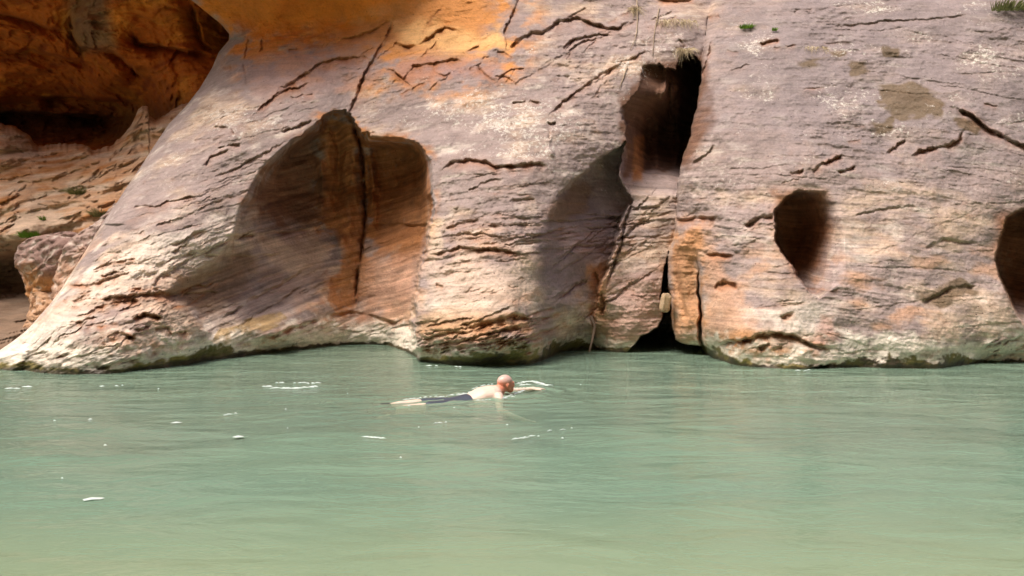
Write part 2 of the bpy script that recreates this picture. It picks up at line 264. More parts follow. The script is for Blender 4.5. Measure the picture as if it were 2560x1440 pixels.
# grooves and lips: (polyline, half width px, depth m, tail px below, orange stain 0..1)
CR = [
 ([(985,50),(975,75),(955,110),(935,145),(925,160),(910,190),(898,215),(893,240),(880,265),(868,285)], 4, .22, 10, .6),
 ([(868,285),(890,330),(900,360),(908,420),(912,480),(915,540),(905,620),(895,700),(890,770)], 5, .5, 6, .9),
 ([(640,222+60),(690,240),(720,225),(775,210)], 4, .16, 10, .7),
 ([(700,225),(760,190),(800,160),(850,148),(910,143),(925,152)], 5, .22, 14, .9),
 ([(840,105),(900,90),(940,70),(985,50)], 4, .16, 12, .9),
 ([(980,108),(1020,118),(1060,108),(1090,80),(1120,70),(1145,78)], 5, .22, 9, .9),
 ([(960,170),(985,180),(1010,200),(1015,190),(1035,168),(1080,160),(1130,150),(1160,155)], 4, .16, 10, 1),
 ([(1080,165),(1090,185),(1110,190),(1130,180)], 3, .08, 10, .7),
 ([(1265,125),(1300,100),(1330,82),(1355,85),(1400,55),(1440,45),(1475,58),(1520,72),(1545,72),(1572,58)], 5, .26, 12, .45),
 ([(1300,-20),(1285,30),(1262,75),(1270,130)], 3, .14, 8, .4),
 ([(1400,130),(1430,100),(1480,88),(1530,88)], 3, .15, 8, .3), ([(1435,120),(1470,100),(1500,95)], 3, .12, 6, .3),
 ([(1375,285),(1420,245),(1450,225),(1500,190),(1560,155),(1620,130)], 3.5, .16, 7, .5), ([(1470,215),(1500,200),(1530,175)], 3, .12, 6, .3),
 ([(1240,130),(1262,133),(1280,145)], 3, .1, 8, .5), ([(1190,160),(1205,180),(1220,195),(1240,208)], 5, .12, 8, .7), ([(1235,190),(1270,195),(1295,215)], 3, .1, 6, .6),
 ([(1112,420),(1135,405),(1175,400),(1215,405),(1235,418),(1290,415),(1345,408),(1370,422)], 5, .26, 11, .75),
 ([(1170,480),(1200,460),(1230,450),(1265,450)], 3, .09, 8, .2), ([(1280,260),(1300,256),(1320,255)], 3, .1, 5, .2), ([(1320,250),(1350,260)], 4, .12, 5, .3),
 ([(535,320),(560,318),(580,325),(588,340)], 3, .12, 8, .3), ([(545,372),(580,362),(605,362)], 3, .13, 8, .3), ([(508,412),(530,390),(560,380),(575,378)], 3.5, .14, 9, .4),
 ([(330,520),(390,515),(420,505),(470,495),(500,490)], 3, .1, 10, .4), ([(540,440),(600,415),(660,385),(720,350)], 3, .1, 6, .3), ([(700,330),(760,310),(800,300)], 4, .16, 8, .3),
 ([(165,715),(220,715),(300,690),(330,680)], 4, .12, 10, .8), ([(250,690),(310,680)], 3, .12, 8, .9), ([(240,665),(300,655),(345,645)], 3, .08, 10, .7),
 ([(250,748),(340,738),(400,735),(440,738)], 6, .22, 20, .9), ([(230,770),(300,755),(350,752)], 4, .12, 12, .9), ([(330,800),(370,788),(405,795)], 6, .2, 12, 1), ([(265,845),(295,832),(340,848)], 6, .18, 12, 1),
 ([(175,805),(210,808)], 4, .1, 9, .9), ([(385,822),(420,820),(432,840)], 4, .14, 8, .5), ([(60,900),(90,885),(120,880)], 5, .14, 8, .4), ([(140,895),(170,886),(178,892)], 5, .14, 8, .8), ([(230,905),(245,918),(300,905),(350,896)], 4, .12, 9, .2),
 ([(470,650),(455,662),(400,690),(380,720)], 5, .1, 34, .35), ([(640,575),(600,590),(540,618),(470,650)], 4, .16, 12, .2),
 ([(800,825),(850,815),(885,795)], 3, .08, 6, .1), ([(2385,270),(2430,290),(2470,325),(2520,350),(2560,365),(2640,380)], 6, .3, 10, .6),
 ([(2280,390),(2330,370),(2370,365),(2400,350),(2410,325)], 5, .18, 9, .5), ([(2220,385),(2250,360),(2265,350)], 4, .14, 6, .3), ([(2020,430),(2060,410),(2105,388)], 5, .2, 8, .7), ([(2095,430),(2140,418)], 4, .14, 6, .4),
 ([(1975,435),(2010,425)], 4, .12, 6, .4), ([(2060,70),(2250,50),(2330,48),(2430,35)], 2.5, .08, 6, .1), ([(1780,100),(1765,160),(1755,200)], 3, .12, 5, .3), ([(1730,410),(1770,385),(1790,360)], 4, .08, 14, .1),
 ([(1862,566),(1900,545),(1935,540)], 6, .14, 16, .35), ([(1690,552),(1740,545),(1790,545)], 6, .16, 12, .8), ([(1750,640),(1790,638),(1835,640)], 5, .12, 10, .9), ([(1787,728),(1795,712),(1815,706),(1835,714),(1845,730)], 6, .16, 14, .9),
 ([(1950,795),(1990,780)], 6, .12, 8, 1), ([(1790,862),(1860,852),(1920,835),(1980,840),(2040,868),(2090,872)], 7, .26, 12, 1), ([(1900,875),(1925,858)], 6, .14, 6, .9), ([(1930,875),(1955,868)], 5, .12, 5, .9), ([(2020,928),(2060,915),(2090,905)], 5, .3, 6, .8),
 ([(1100,592),(1150,584),(1200,585),(1300,600)], 3, .08, 8, .3), ([(1350,556),(1450,552),(1560,540)], 3, .1, 8, 0), ([(1070,640),(1150,620),(1250,625),(1320,640)], 4, .12, 9, .6), ([(1110,575),(1150,560),(1200,550)], 5, .12, 9, .4),
 ([(1180,625),(1240,622),(1250,630)], 4, .12, 7, .7), ([(1380,762),(1430,722),(1480,682),(1530,642)], 3.5, .1, 6, .2), ([(1420,615),(1500,612)], 3, .06, 7, 0), ([(1280,500),(1340,500)], 3, .07, 5, .2),
 ([(1170,820),(1230,808),(1290,788),(1325,800)], 8, .26, 16, 1), ([(1090,712),(1110,718)], 4, .08, 5, .9), ([(1050,850),(1120,830),(1180,832)], 4, .12, 7, .5), ([(1060,868),(1150,852),(1240,830),(1320,812)], 4, .14, 8, .5), ([(1090,880),(1180,866),(1260,850)], 4, .12, 7, .3),
 ([(560,592),(640,588),(720,580),(800,572),(850,566)], 5, .14, 16, .3), ([(500,638),(600,642),(700,637)], 4, .08, 12, .1), ([(550,800),(640,745),(720,702),(780,662)], 5, .1, 16, .1), ([(600,815),(690,760),(760,715)], 5, .08, 14, .1), ([(925,562),(1000,563),(1087,566)], 5, .18, 22, .6),
 ([(820,790),(880,780),(930,790),(1000,815)], 6, .14, 14, .5), ([(640,860),(720,825),(800,800)], 6, .16, 16, .6), ([(1582,500),(1560,560),(1555,600),(1540,640),(1528,680),(1515,720)], 4, .22, 4, .1), ([(1480,790),(1487,830),(1476,868)], 5, .3, 4, .1), ([(1480,670),(1500,720),(1510,760),(1500,800)], 5, .14, 10, .7),
 ([(1600,520),(1680,512)], 2.5, .05, 5, 0), ([(1590,552),(1685,550)], 3, .08, 5, 0), ([(1640,0),(1690,5),(1740,-6)], 7, .2, 8, .9), ([(1770,45),(1800,38)], 6, .14, 5, .8), ([(1900,112),(1940,100),(1950,108)], 5, .12, 6, .6), ([(1700,100),(1710,120)], 6, .16, 5, .3),
 ([(1560,720),(1590,730)], 4, .07, 5, .5), ([(2130,540),(2200,525),(2290,512)], 3, .06, 10, 0), ([(2310,625),(2360,600),(2440,610)], 6, .08, 18, 0), ([(2300,760),(2380,720),(2440,716)], 6, .09, 20, .1), ([(2420,915),(2480,890),(2560,880)], 5, .16, 8, .1), ([(2470,910),(2530,885)], 4, .12, 6, .1),
 ([(1370,310),(1390,308)], 5, .18, 6, .2), ([(1372,318),(1374,350)], 4, .1, 4, .1), ([(620,95),(610,150)], 3, .08, 6, .3), ([(655,100),(650,130)], 3, .1, 5, .6), ([(560,170),(580,168)], 4, .1, 5, .7), ([(610,160),(618,215)], 4, .12, 4, .3), ([(720,125),(760,122)], 3, .1, 8, .6)]
RIDGES = [([(817,285),(810,380),(806,540)], 20, -.24), ([(845,310),(846,430),(846,540)], 12, .26), ([(885,320),(884,430),(874,540),(850,660)], 22, -.26), ([(915,345),(930,420),(935,520),(932,600)], 13, -.32), ([(1588,350),(1592,440)], 12, -.2), ([(1620,290),(1618,440)], 7, .35), ([(1690,180),(1696,280),(1690,430)], 8, -.35), ([(1662,165),(1655,270)], 9, -.25), ([(1648,290),(1640,430)], 8, -.3), ([(1672,200),(1676,300)], 5, .3), ([(650,470),(700,430),(790,400)], 10, -.12), ([(640,520),(720,490),(795,470)], 8, .1), ([(980,360),(985,470)], 14, -.12), ([(1040,400),(1045,540)], 10, .12),
          ([(1555,530),(1530,640)], 10, -.1), ([(1368,330),(1372,370),(1390,395)], 6, -.1)]

# column / row layout
us = np.concatenate([np.linspace(0, 1, 1490), 1+np.linspace(.01, .35, 28)])
vs = np.concatenate([np.linspace(-1400, -620, 10), np.linspace(-560, -40, 28), np.arange(-22, 960, 1.9), np.linspace(962, 1010, 12)])
sil = np.interp(vs, [a for a, _ in SIL], [b for _, b in SIL])
VV = np.repeat(vs[:, None], len(us), 1).astype(np.float32)
UU = (sil[:, None]+us[None]*(2840-sil[:, None])).astype(np.float32)
T = TPS(OUT)(UU, VV)
def layer(t, poly, ctrl, rim=5, soft_edges=(), rag=1.0):
    """recess: the inner surface shows inside the outline, with a rounded rim; soft_edges ease in over their own width"""
    b = box(poly, 30, UU, VV); u, v = UU[b], VV[b]
    j = rag*(3.5*noise3(u/34, v/34, np.full(u.shape, 1.7))+1.8*noise3(u/11, v/11, np.full(u.shape, 5.2))); j2 = rag*(3.5*noise3(u/40, v/22, np.full(u.shape, 11.7))+1.8*noise3(u/12, v/8, np.full(u.shape, 15.2))); uj, vj = u+j, v+j2
    m = inside(poly, uj, vj); d = seg_field(list(poly)+[poly[0]], uj, vj)[0]
    w = np.where(m, 1-(1-np.clip(d/rim, 0, 1))**2, 0)
    for line, f in soft_edges: w = w*sstep(0, f, seg_field(line, u, v)[0])
    inner = TPS(ctrl)(u, v) if not np.isscalar(ctrl) else np.full(u.shape, ctrl)
    t[b] = t[b]+w*np.maximum(inner-t[b], 0)
layer(T, N1_POLY, N1, 15, [([(540,900),(450,775),(380,745),(450,690),(520,645)], 46), ([(520,645),(560,610),(580,575),(592,520),(612,478)], 30), ([(612,478),(650,415),(720,350),(780,312)], 40), ([(930,337),(1035,343),(1065,362),(1082,400),(1087,470)], 36)], 2.4)
layer(T, N2_POLY, N2, 9, [([(1380,500),(1352,555),(1342,620),(1337,700),(1335,800),(1345,905)], 60)], 2.0)
layer(T, S1_POLY, S1, 7, (), 2.6); layer(T, G_POLY, 17.5)
eu = np.interp(vs, [a for a, _ in E_EDGE], [b for _, b in E_EDGE])[:, None]
wob = 3*np.sin(vs/13.)[:, None]+2*np.sin(vs/5.3+1)[:, None]
RM = UU > eu+wob*.5
TR = TPS(RT)(UU, VV)
dR = UU-eu
TR = TR+.35*(1-np.sqrt(np.clip(1-(1-np.clip(dR/45, 0, 1))**2, 0, 1)))       # the buttress rounds off towards the slot
sl = np.interp(vs, [560, 600, 640, 700, 760, 862, 900], [1722, 1730, 1744, 1751, 1753, 1758, 1766])[:, None]
step_in = sstep(590, 680, VV)*sstep(6, -2, UU-sl); TR = TR+.16*step_in*sstep(900, 868, VV)          # the pillar stands back behind a slit
slw = sl+2.5*np.sin(vs/17)[:, None]+1.5*np.sin(vs/6+2)[:, None]; TR = TR+.42*sstep(630, 790, VV)*np.exp(-((UU-slw+4)/np.interp(vs, [600, 740, 860], [1.8, 2.6, 5.0])[:, None])**2)
TR = TR-.10*sstep(600, 680, VV)*sstep(880, 840, VV)*np.exp(-((UU-1708)/22)**2)+.09*np.exp(-(seg_field([(1690,690),(1702,740),(1712,790)], UU, VV)[0]/8)**2)*(UU < 1740)
T = np.where(RM, TR, T)
layer(T, P1_POLY, P1, 9, [([(2110,470),(2170,520),(2175,620),(2140,700)], 90)], 1.6); layer(T, P2_POLY, P2, 9)
# slope of the rock rounds away at the left silhouette
dl = UU-sil[:, None]; wS = np.where(VV > 560, 70, 45)
T = T+np.where(VV < 95, .3, .9)*(1-np.sqrt(np.clip(1-(1-np.clip(dl/wS, 0, 1))**2, 0, 1)))

STAIN = np.zeros(T.shape, np.float32)
def scatter(n, poly, ang, length, w, a, tail, st, wob=.2):
    p = np.array(poly); out = []
    while len(out) < n:
        u, v = random.uniform(*p[:, 0][[p[:, 0].argmin(), p[:, 0].argmax()]]), random.uniform(p[:, 1].min(), p[:, 1].max())
        if not inside(poly, np.array([u]), np.array([v]))[0]: continue
        l = random.uniform(*length); th = math.radians(random.gauss(*ang)); pts = []
        for k in range(5):
            pts.append((u, v)); th2 = th+random.gauss(0, wob); u += l/4*math.cos(th2); v -= l/4*math.sin(th2)
        out.append((pts, random.uniform(*w), random.uniform(*a), random.uniform(*tail), st*random.uniform(.3, 1.1)))
    return out
BUT_L = [(60,900),(150,740),(300,540),(430,560),(560,590),(470,660),(440,760),(520,860),(420,905)]
CR2 = (scatter(34, BUT_L, (20, 7), (30, 120), (1.5, 3.2), (.03, .12), (4, 13), .8)
       +scatter(26, [(330,520),(420,380),(560,250),(700,260),(600,430),(560,600),(300,600)], (14, 6), (80, 260), (1.0, 1.8), (.012, .035), (4, 10), .15, .09)
       +scatter(40, BUT_L, (21, 4), (120, 330), (1.0, 1.8), (.012, .04), (4, 10), .25, .08)
       +scatter(16, [(600,120),(980,60),(1260,80),(1260,210),(900,260),(640,250)], (26, 12), (20, 90), (1.5, 3), (.03, .1), (4, 10), .8)
       +scatter(16, [(1270,110),(1420,0),(1640,0),(1620,150),(1420,290),(1260,220)], (24, 10), (30, 130), (1.3, 2.4), (.03, .08), (4, 9), .35, .12)
       +scatter(12, [(1110,430),(1380,440),(1340,560),(1100,560)], (6, 6), (60, 200), (1.0, 1.8), (.012, .04), (4, 9), .2, .1)
       +scatter(30, [(1070,560),(1500,560),(1480,640),(1065,670)], (4, 5), (80, 260), (1.2, 2.2), (.02, .06), (4, 10), .35, .08)
       +scatter(40, [(1050,815),(1330,795),(1330,885),(1050,890)], (14, 6), (40, 150), (1.4, 3), (.04, .12), (4, 10), .6, .1)
       +scatter(12, [(1060,680),(1320,680),(1320,780),(1060,770)], (12, 12), (15, 50), (1.2, 2.0), (.015, .04), (3, 7), .3)
       +scatter(26, [(1360,640),(1560,540),(1480,840),(1360,860)], (33, 4), (80, 230), (1.3, 2.4), (.03, .09), (3, 10), .05, .05)
       +scatter(20, [(1350,540),(1570,500),(1540,640),(1345,660)], (3, 3), (60, 200), (1.3, 2.4), (.03, .09), (3, 9), .05, .05)
       +scatter(18, [(1590,500),(1690,500),(1640,830),(1520,850)], (6, 5), (40, 130), (1.0, 1.8), (.012, .035), (3, 8), .2, .07)
       +scatter(12, [(1790,20),(2700,20),(2700,460),(1760,460)], (3, 12), (25, 90), (1.3, 2.4), (.02, .06), (4, 9), .3)
       +scatter(40, [(1790,20),(2700,20),(2700,460),(1760,460)], (-4, 6), (150, 460), (1.0, 1.7), (.010, .03), (4, 12), .05, .07)
       +scatter(34, [(2110,480),(2600,480),(2600,900),(2110,900)], (4, 6), (120, 380), (1.0, 1.7), (.008, .025), (4, 11), .05, .06)
       +scatter(24, [(1770,560),(1920,560),(2040,760),(2080,900),(1790,890)], (3, 6), (60, 200), (1.0, 1.8), (.012, .04), (4, 9), .35, .08)
       +scatter(22, [(2400,920),(2430,870),(2700,840),(2700,920)], (22, 6), (30, 120), (1.4, 2.6), (.03, .09), (4, 9), .2, .1)
       +scatter(26, [(520,880),(700,840),(900,800),(1030,830),(1030,890),(700,880)], (14, 6), (50, 180), (1.2, 2.2), (.015, .06), (4, 9), .15, .08)
       +scatter(30, [(560,570),(820,560),(780,740),(540,810),(440,740)], (25, 5), (90, 280), (1.0, 2.0), (.012, .04), (4, 12), .05, .05)
       +scatter(14, [(640,450),(790,330),(790,560),(600,580)], (8, 6), (50, 140), (1.0, 1.8), (.01, .03), (4, 9), .05, .07))
for poly, w, a, tail, st in CR+CR2:
    pad = 3*tail+6*w; b = box(poly, pad, UU, VV); u, v = UU[b], VV[b]
    jit = 3.2*noise3(u/34, v/34, np.full(u.shape, w))+2.6*noise3(u/10, v/10, np.full(u.shape, 3.3))+1.2*noise3(u/4, v/4, np.full(u.shape, 6.3)); d, s, al = seg_field(poly, u+jit, v+jit*.9)
    if poly[-1][0] < poly[0][0]: s = -s
    d = np.maximum(d-.3*w, 0); fade = sstep(0, .12, al)*sstep(1, .86, al)*.85+.15
    fade = np.clip(fade*(.8+.9*noise3(u/24, v/24, np.full(u.shape, 8.1))), .05, 1.4)
    prof = np.where(s > 0, .55*np.exp(-d/(.55*w))+.45*np.exp(-d/tail), np.exp(-(d/(.45*w))**2))
    wide = np.clip(1+1.1*noise3(u/18, v/18, np.full(u.shape, 2.9)), .35, 2)
    prof = np.where(s > 0, .5*np.exp(-d/(.55*w*wide))+.5*np.exp(-d/tail), np.exp(-(d/(.4*w*wide))**2)); proud = np.where(s > 0, 0, np.exp(-d/(1.6*tail)))
    T[b] += (a*fade*(.72*prof-.22*proud)).astype(np.float32)
    STAIN[b] = np.maximum(STAIN[b], st*fade*np.where(s > 0, np.exp(-d/(1.1*tail)), np.exp(-d/(.9*w))))
for poly, w, a in RIDGES:
    b = box(poly, 3*w, UU, VV); j = 7*noise3(UU[b]/30, VV[b]/60, np.full(UU[b].shape, 2.2))+3*noise3(UU[b]/9, VV[b]/16, np.full(UU[b].shape, 4.2)); d, s, al = seg_field(poly, UU[b]+j, VV[b]); T[b] += a*np.exp(-(d/w)**2)*(.8+.6*noise3(UU[b]/20, VV[b]/25, np.full(UU[b].shape, 9.2)))*sstep(0, .1, al)*sstep(1, .8, al)

pos = P(UU, VV, T); X, Y, Z = pos[..., 0], pos[..., 1], pos[..., 2]
# relief: swells, cross bedding, flaky ledges
dip = np.where(UU < 620, .32, np.where(UU < 1340, .10, .03))
dip = np.interp(UU, [0, 500, 800, 1100, 1400, 1800, 2600], [.34, .30, .20, .12, .10, .03, -.06]).astype(np.float32)
bed = Z-dip*X+.10*noise3(X*.45, Y*.45, Z*.6)+.03*noise3(X*1.6, Y*1.6, Z*1.6)
big = fbm(X*.8, Y*.8, Z*.8, 3)
fine = fbm(X*3.1+3, Y*3.1, Z*4.0, 4, gain=.55)
lam = fbm(X*.7, Y*.7, bed*7.0, 4, gain=.6)
patch = sstep(-.2, .5, noise3(X*.55+9, Y*.55, Z*.7))
lowz = sstep(2.6, .4, Z)
flk = np.zeros(T.shape, np.float32)
for poly, f, k in (([(30,930),(60,800),(220,640),(470,620),(470,700),(420,760),(480,860),(420,930)], 40, 1.0), ([(1040,905),(1040,825),(1180,820),(1330,800),(1335,905)], 22, 1.2), ([(1060,560),(1340,560),(1330,660),(1060,660)], 40, .6),
                   ([(580,330),(800,130),(1260,80),(1300,200),(900,270)], 70, .5), ([(1270,120),(1600,0),(1640,130),(1400,280)], 60, .5), ([(2400,930),(2420,870),(2700,830),(2700,930)], 20, .8), ([(560,880),(900,800),(1030,840),(1030,890),(700,890)], 20, .5)):
    b = box(poly, f+5, UU, VV); flk[b] = np.maximum(flk[b], k*soft(poly, UU[b], VV[b], f))
saw = bed*6.5+.9*fbm(X*1.3, Y*1.3, Z*1.3, 3); saw = saw-np.floor(saw)
inner_smooth = np.zeros(T.shape, np.float32)
for poly in (N1_POLY, S1_POLY, P1_POLY, P2_POLY):
    b = box(poly, 40, UU, VV); inner_smooth[b] = np.maximum(inner_smooth[b], soft(poly, UU[b], VV[b], 30))
rough = 1-.15*inner_smooth
scoop = np.abs(noise3(X*1.7, Y*1.7, Z*2.6))+.5*np.abs(noise3(X*3.9+5, Y*3.9, Z*5.2))
gate = sstep(-.05, .5, noise3(X*1.1+4, Y*1.1, Z*2.2))
pits = np.maximum(0, noise3(X*7, Y*7, Z*8)-.25)+.6*np.maximum(0, noise3(X*15, Y*15, Z*16)-.25)
micro = fbm(X*9, Y*9, Z*11, 3, gain=.6)
dT = .10*big+rough*(.028*fine*(.4+.9*patch)+.024*lam*(.3+.8*patch)+.03*(scoop-.4)*patch+.011*micro+.03*pits*patch)+flk*.045*(saw-.5)*gate+flk*.05*fine
dT = dT+.05*sstep(.35, .05, Z)*fbm(X*2.2, Y*2.2, Z*2.2, 3)
T = T+dT.astype(np.float32)
pos = P(UU, VV, T); X, Y, Z = pos[..., 0], pos[..., 1], pos[..., 2]

# colour
def lerp(c, col, m): return c+(np.asarray(col)-c)*m[..., None]
n_a = fbm(X*.9+31, Y*.9, Z*1.2, 4); n_b = fbm(X*2.7, Y*2.7+7, Z*3.5, 3); n_s = fbm(X*.45, Y*.45+3, bed*4.5, 4, gain=.6)
col = np.broadcast_to(VARN, T.shape+(3,)).copy()
col = lerp(col, PINK, sstep(-.15, .75, n_a+.35*n_s+.5*sstep(3.2, .6, Z)-.15))
col = lerp(col, PURP, .7*sstep(.2, .7, n_s-.3*n_a)*sstep(.3, 1.6, Z))
col = lerp(col, PALE, .75*sstep(.0, .8, n_s*.8+n_b*.5-.25+.35*sstep(2.2, .4, Z)))
n_m = fbm(X*5.5+2, Y*5.5, Z*7, 4, gain=.6)
n_t = fbm(X*.35, Y*.35+8, bed*13, 4, gain=.65)
col = col*(1+.25*np.clip(n_t, -1, 1)*(.35+.65*sstep(3.5, 1.5, Z)))[..., None]
col = lerp(col, (.27,.165,.125), .45*sstep(.25, .8, n_m*.7+n_a*.5))
col = lerp(col, (.62,.53,.47), .35*sstep(.15, .75, -n_m*.7+n_b*.5-.1*n_a))
col = lerp(col, (.53,.30,.18), .7*sstep(.05, .6, fbm(X*1.1+50, Y*1.1, Z*1.8, 4)+.3*n_s)*sstep(2.6, 1.2, Z))      # iron-stained stone low on the wall
def paint(poly, f, c, k=1.0, nz=.5):
    global col
    b = box(poly, f+5, UU, VV); m = soft(poly, UU[b], VV[b], f); m = np.clip(m*1.0+nz*(m*(1-m)*4)*(n_b[b]+n_a[b]*.6), 0, 1)*k
    col[b] = lerp(col[b], c, m)
paint([(560,-60),(590,90),(620,150),(760,150),(900,175),(1150,190),(1260,150),(1290,20),(1310,-1400),(200,-1400)], 105, (.62,.27,.085), 1, 1.3)  # unvarnished orange stone; warm bounce light on the top band is in its colour
paint([(430,-40),(600,100),(800,80),(1000,20),(1120,-40),(1120,-1400),(-600,-1400)], 45, (.64,.215,.03), .95, .8)
paint([(1000,110),(985,60),(1060,50),(1200,90),(1250,60),(1270,120),(1120,140),(1060,120)], 25, (.80,.47,.20), .85, .6)
paint([(600,170),(760,130),(900,130),(960,190),(800,240),(640,240)], 30, (.40,.27,.24), .7, .8)
paint([(980,165),(1080,140),(1250,160),(1240,200),(1020,205)], 25, (.36,.22,.20), .7, .8)
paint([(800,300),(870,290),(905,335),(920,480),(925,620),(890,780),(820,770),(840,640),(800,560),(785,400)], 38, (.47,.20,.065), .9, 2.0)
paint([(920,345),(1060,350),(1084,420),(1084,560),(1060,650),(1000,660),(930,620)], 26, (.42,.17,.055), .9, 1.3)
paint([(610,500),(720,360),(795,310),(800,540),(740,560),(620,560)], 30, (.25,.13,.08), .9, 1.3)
paint([(930,640),(1062,640),(1040,740),(1000,780),(900,790),(895,720)], 30, (.52,.29,.19), .85, .6)
paint([(560,640),(700,640),(800,660),(800,740),(650,830),(540,800)], 40, PURP*1.12, .75, .9)
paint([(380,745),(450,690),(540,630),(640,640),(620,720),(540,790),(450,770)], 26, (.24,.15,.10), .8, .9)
paint([(640,600),(820,600),(840,640),(760,690),(650,640)], 25, PINK*1.1, .75, .9)
paint([(530,860),(560,815),(700,785),(720,800),(620,840),(560,870)], 9, (.42,.28,.12), .8, 3.0)
paint([(1060,560),(1100,545),(1110,600),(1080,650)], 14, (.64,.50,.36), .6, 1.6)
paint([(1050,780),(1150,770),(1330,790),(1330,830),(1150,850),(1050,830)], 30, (.52,.30,.15), .75, .8)
paint([(1350,560),(1400,490),(1500,420),(1590,345),(1570,500),(1530,640),(1440,740),(1360,760),(1340,660)], 30, PURP*(.88,.84,.95), .85, .7)
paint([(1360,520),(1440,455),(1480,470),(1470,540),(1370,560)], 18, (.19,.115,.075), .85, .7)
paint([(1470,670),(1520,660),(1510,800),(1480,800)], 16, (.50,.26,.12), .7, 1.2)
paint([(1550,250),(1620,160),(1760,130),(1790,300),(1720,420),(1560,440)], 14, (.15,.075,.045), .95, .8)  # slot interior: brown stone, darkened in colour to add to its shade
paint([(1585,340),(1612,340),(1606,455),(1580,455)], 6, (.36,.16,.06), .9, .4)
paint([(1560,455),(1690,440),(1700,490),(1590,488)], 10, (.36,.28,.26), .6, .8)
paint([(1530,690),(1650,680),(1660,840),(1540,840)], 40, (.50,.31,.25), .7, .7)
paint([(1700,550),(1760,560),(1830,660),(1880,800),(1860,880),(1760,870),(1750,650)], 40, (.53,.31,.20), .75, 1.1)
paint([(1760,850),(1860,830),(1960,835),(2080,870),(2095,915),(2060,915),(1900,880),(1780,890)], 14, (.50,.26,.12), .8, .8)
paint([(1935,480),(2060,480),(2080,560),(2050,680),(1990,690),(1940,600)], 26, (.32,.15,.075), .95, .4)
paint([(1960,760),(2040,740),(2090,780),(2000,860),(1900,850)], 30, PALE, .7, .8)
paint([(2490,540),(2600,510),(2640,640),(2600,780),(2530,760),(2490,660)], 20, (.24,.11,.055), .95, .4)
paint([(2030,900),(2050,780),(2085,790),(2095,910)], 12, (.56,.36,.29), .7, .8)
paint([(0,910),(120,760),(400,560),(640,540),(560,620),(450,680),(330,700),(150,860)], 50, PALE*1.05, .6, .9)
paint([(1060,640),(1330,650),(1320,780),(1060,770)], 40, (.66,.50,.40), .7, .8)
paint([(2000,-60),(2800,-60),(2800,430),(2100,420),(1800,300),(1800,60)], 120, (.245,.205,.21), .7, .7)
for poly in (((2190,220),(2280,210),(2360,245),(2350,290),(2250,295),(2200,260)), ((2110,160),(2165,150),(2170,175),(2130,185)), ((2000,155),(2030,140),(2110,135),(2040,160),(2000,180)), ((2210,120),(2245,120),(2240,135),(2215,135)),
             ((2180,310),(2230,290),(2225,320),(2190,335)), ((2390,300),(2450,300),(2440,330),(2400,320)), ((2290,740),(2400,700),(2440,730),(2340,770))):
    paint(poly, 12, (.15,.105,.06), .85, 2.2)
paint([(1668,660),(1690,590),(1745,580),(1756,700),(1756,800),(1690,820)], 26, (.50,.25,.115), .85, 1.2)
runs = fbm(X*2.6+6, Y*2.6, Z*.32, 4, gain=.65)                 # water runs down the hollows
col = col*(1+inner_smooth*np.clip(.16*runs+.40*n_t, -.4, .4))[..., None]
col = lerp(col, (.13,.075,.045), .55*inner_smooth*sstep(.15, .8, (.25*runs+.6*n_b+.5*n_a))*sstep(1.2, 2.4, Z))
col = lerp(col, (.52,.36,.25), .3*inner_smooth*sstep(.2, .8, -.25*runs+.5*n_m-.4*n_b))
col = lerp(col, DEEP*1.25, np.clip(STAIN*.95, 0, .8))
# mineral band and algae above the river, measured from the water level
nb = n_b*.5+n_a*.4+.5*n_m
lo = np.interp(UU, [-300, 100, 550, 1040, 1050, 1340, 1500, 1700, 1780, 2100, 2450, 2600], [.45, .5, .40, .42, .30, .28, .25, .2, .4, .45, .35, .5])
col = lerp(col, CREAM, .8*sstep(1.25, .5, Z/lo+nb*.9)*sstep(-.2, .1, Z))
al = np.interp(UU, [0, 150, 450, 560, 640, 1040, 1060, 1340, 1380, 1470, 1500, 1580, 1760, 1900, 2090, 2120, 2400, 2450], [.10, .10, .13, .22, .07, .05, .13, .24, .20, .13, .05, .12, .17, .09, .03, .15, .16, .03])
alg = np.maximum(sstep(1.25, .85, Z/al+nb*1.1), sstep(.06, .02, Z+.05*n_m))
acol = lerp(np.broadcast_to(ALGAE, T.shape+(3,)).copy(), (.06,.042,.025), sstep(.0, .6, n_b+.1))
acol = lerp(acol, (.26,.20,.05), sstep(.1, .6, n_a-.4*n_b))
acol = lerp(acol, (.035,.026,.016), .85*sstep(.09, .02, Z+.05*n_m)); col = col+(acol-col)*(.96*alg)[..., None]
lich = np.clip(sstep(1.9, 3.4, Z)*sstep(15.9, 15.2, Y)*(.30+.7*n_a), 0, 1)
lich = lich*(1-.85*inner_smooth)
for poly, f, k in (([(880,250),(1330,200),(1500,300),(1380,460),(1110,400),(1080,340),(940,320)], 60, .85), ([(500,280),(760,230),(790,290),(620,380),(520,360)], 40, .8), ([(1990,200),(2240,210),(2230,330),(2080,330)], 50, .75), ([(1980,110),(2120,80),(2230,170),(2000,160)], 25, .7), ([(1700,420),(1780,300),(1900,300),(1900,480),(1720,520)], 50, .6), ([(1480,200),(1620,60),(1760,60),(1740,120),(1560,260)], 40, .8)):
    b = box(poly, f+5, UU, VV); lich[b] = np.maximum(lich[b]*.8, k*soft(poly, UU[b], VV[b], f)*(.8+.5*n_a[b]))
lich = np.clip(lich*(1-STAIN), 0, 1)
mask = np.stack([lich, np.clip(.35+.5*n_a+.35*lowz-.25*inner_smooth, .1, 1), alg], -1)

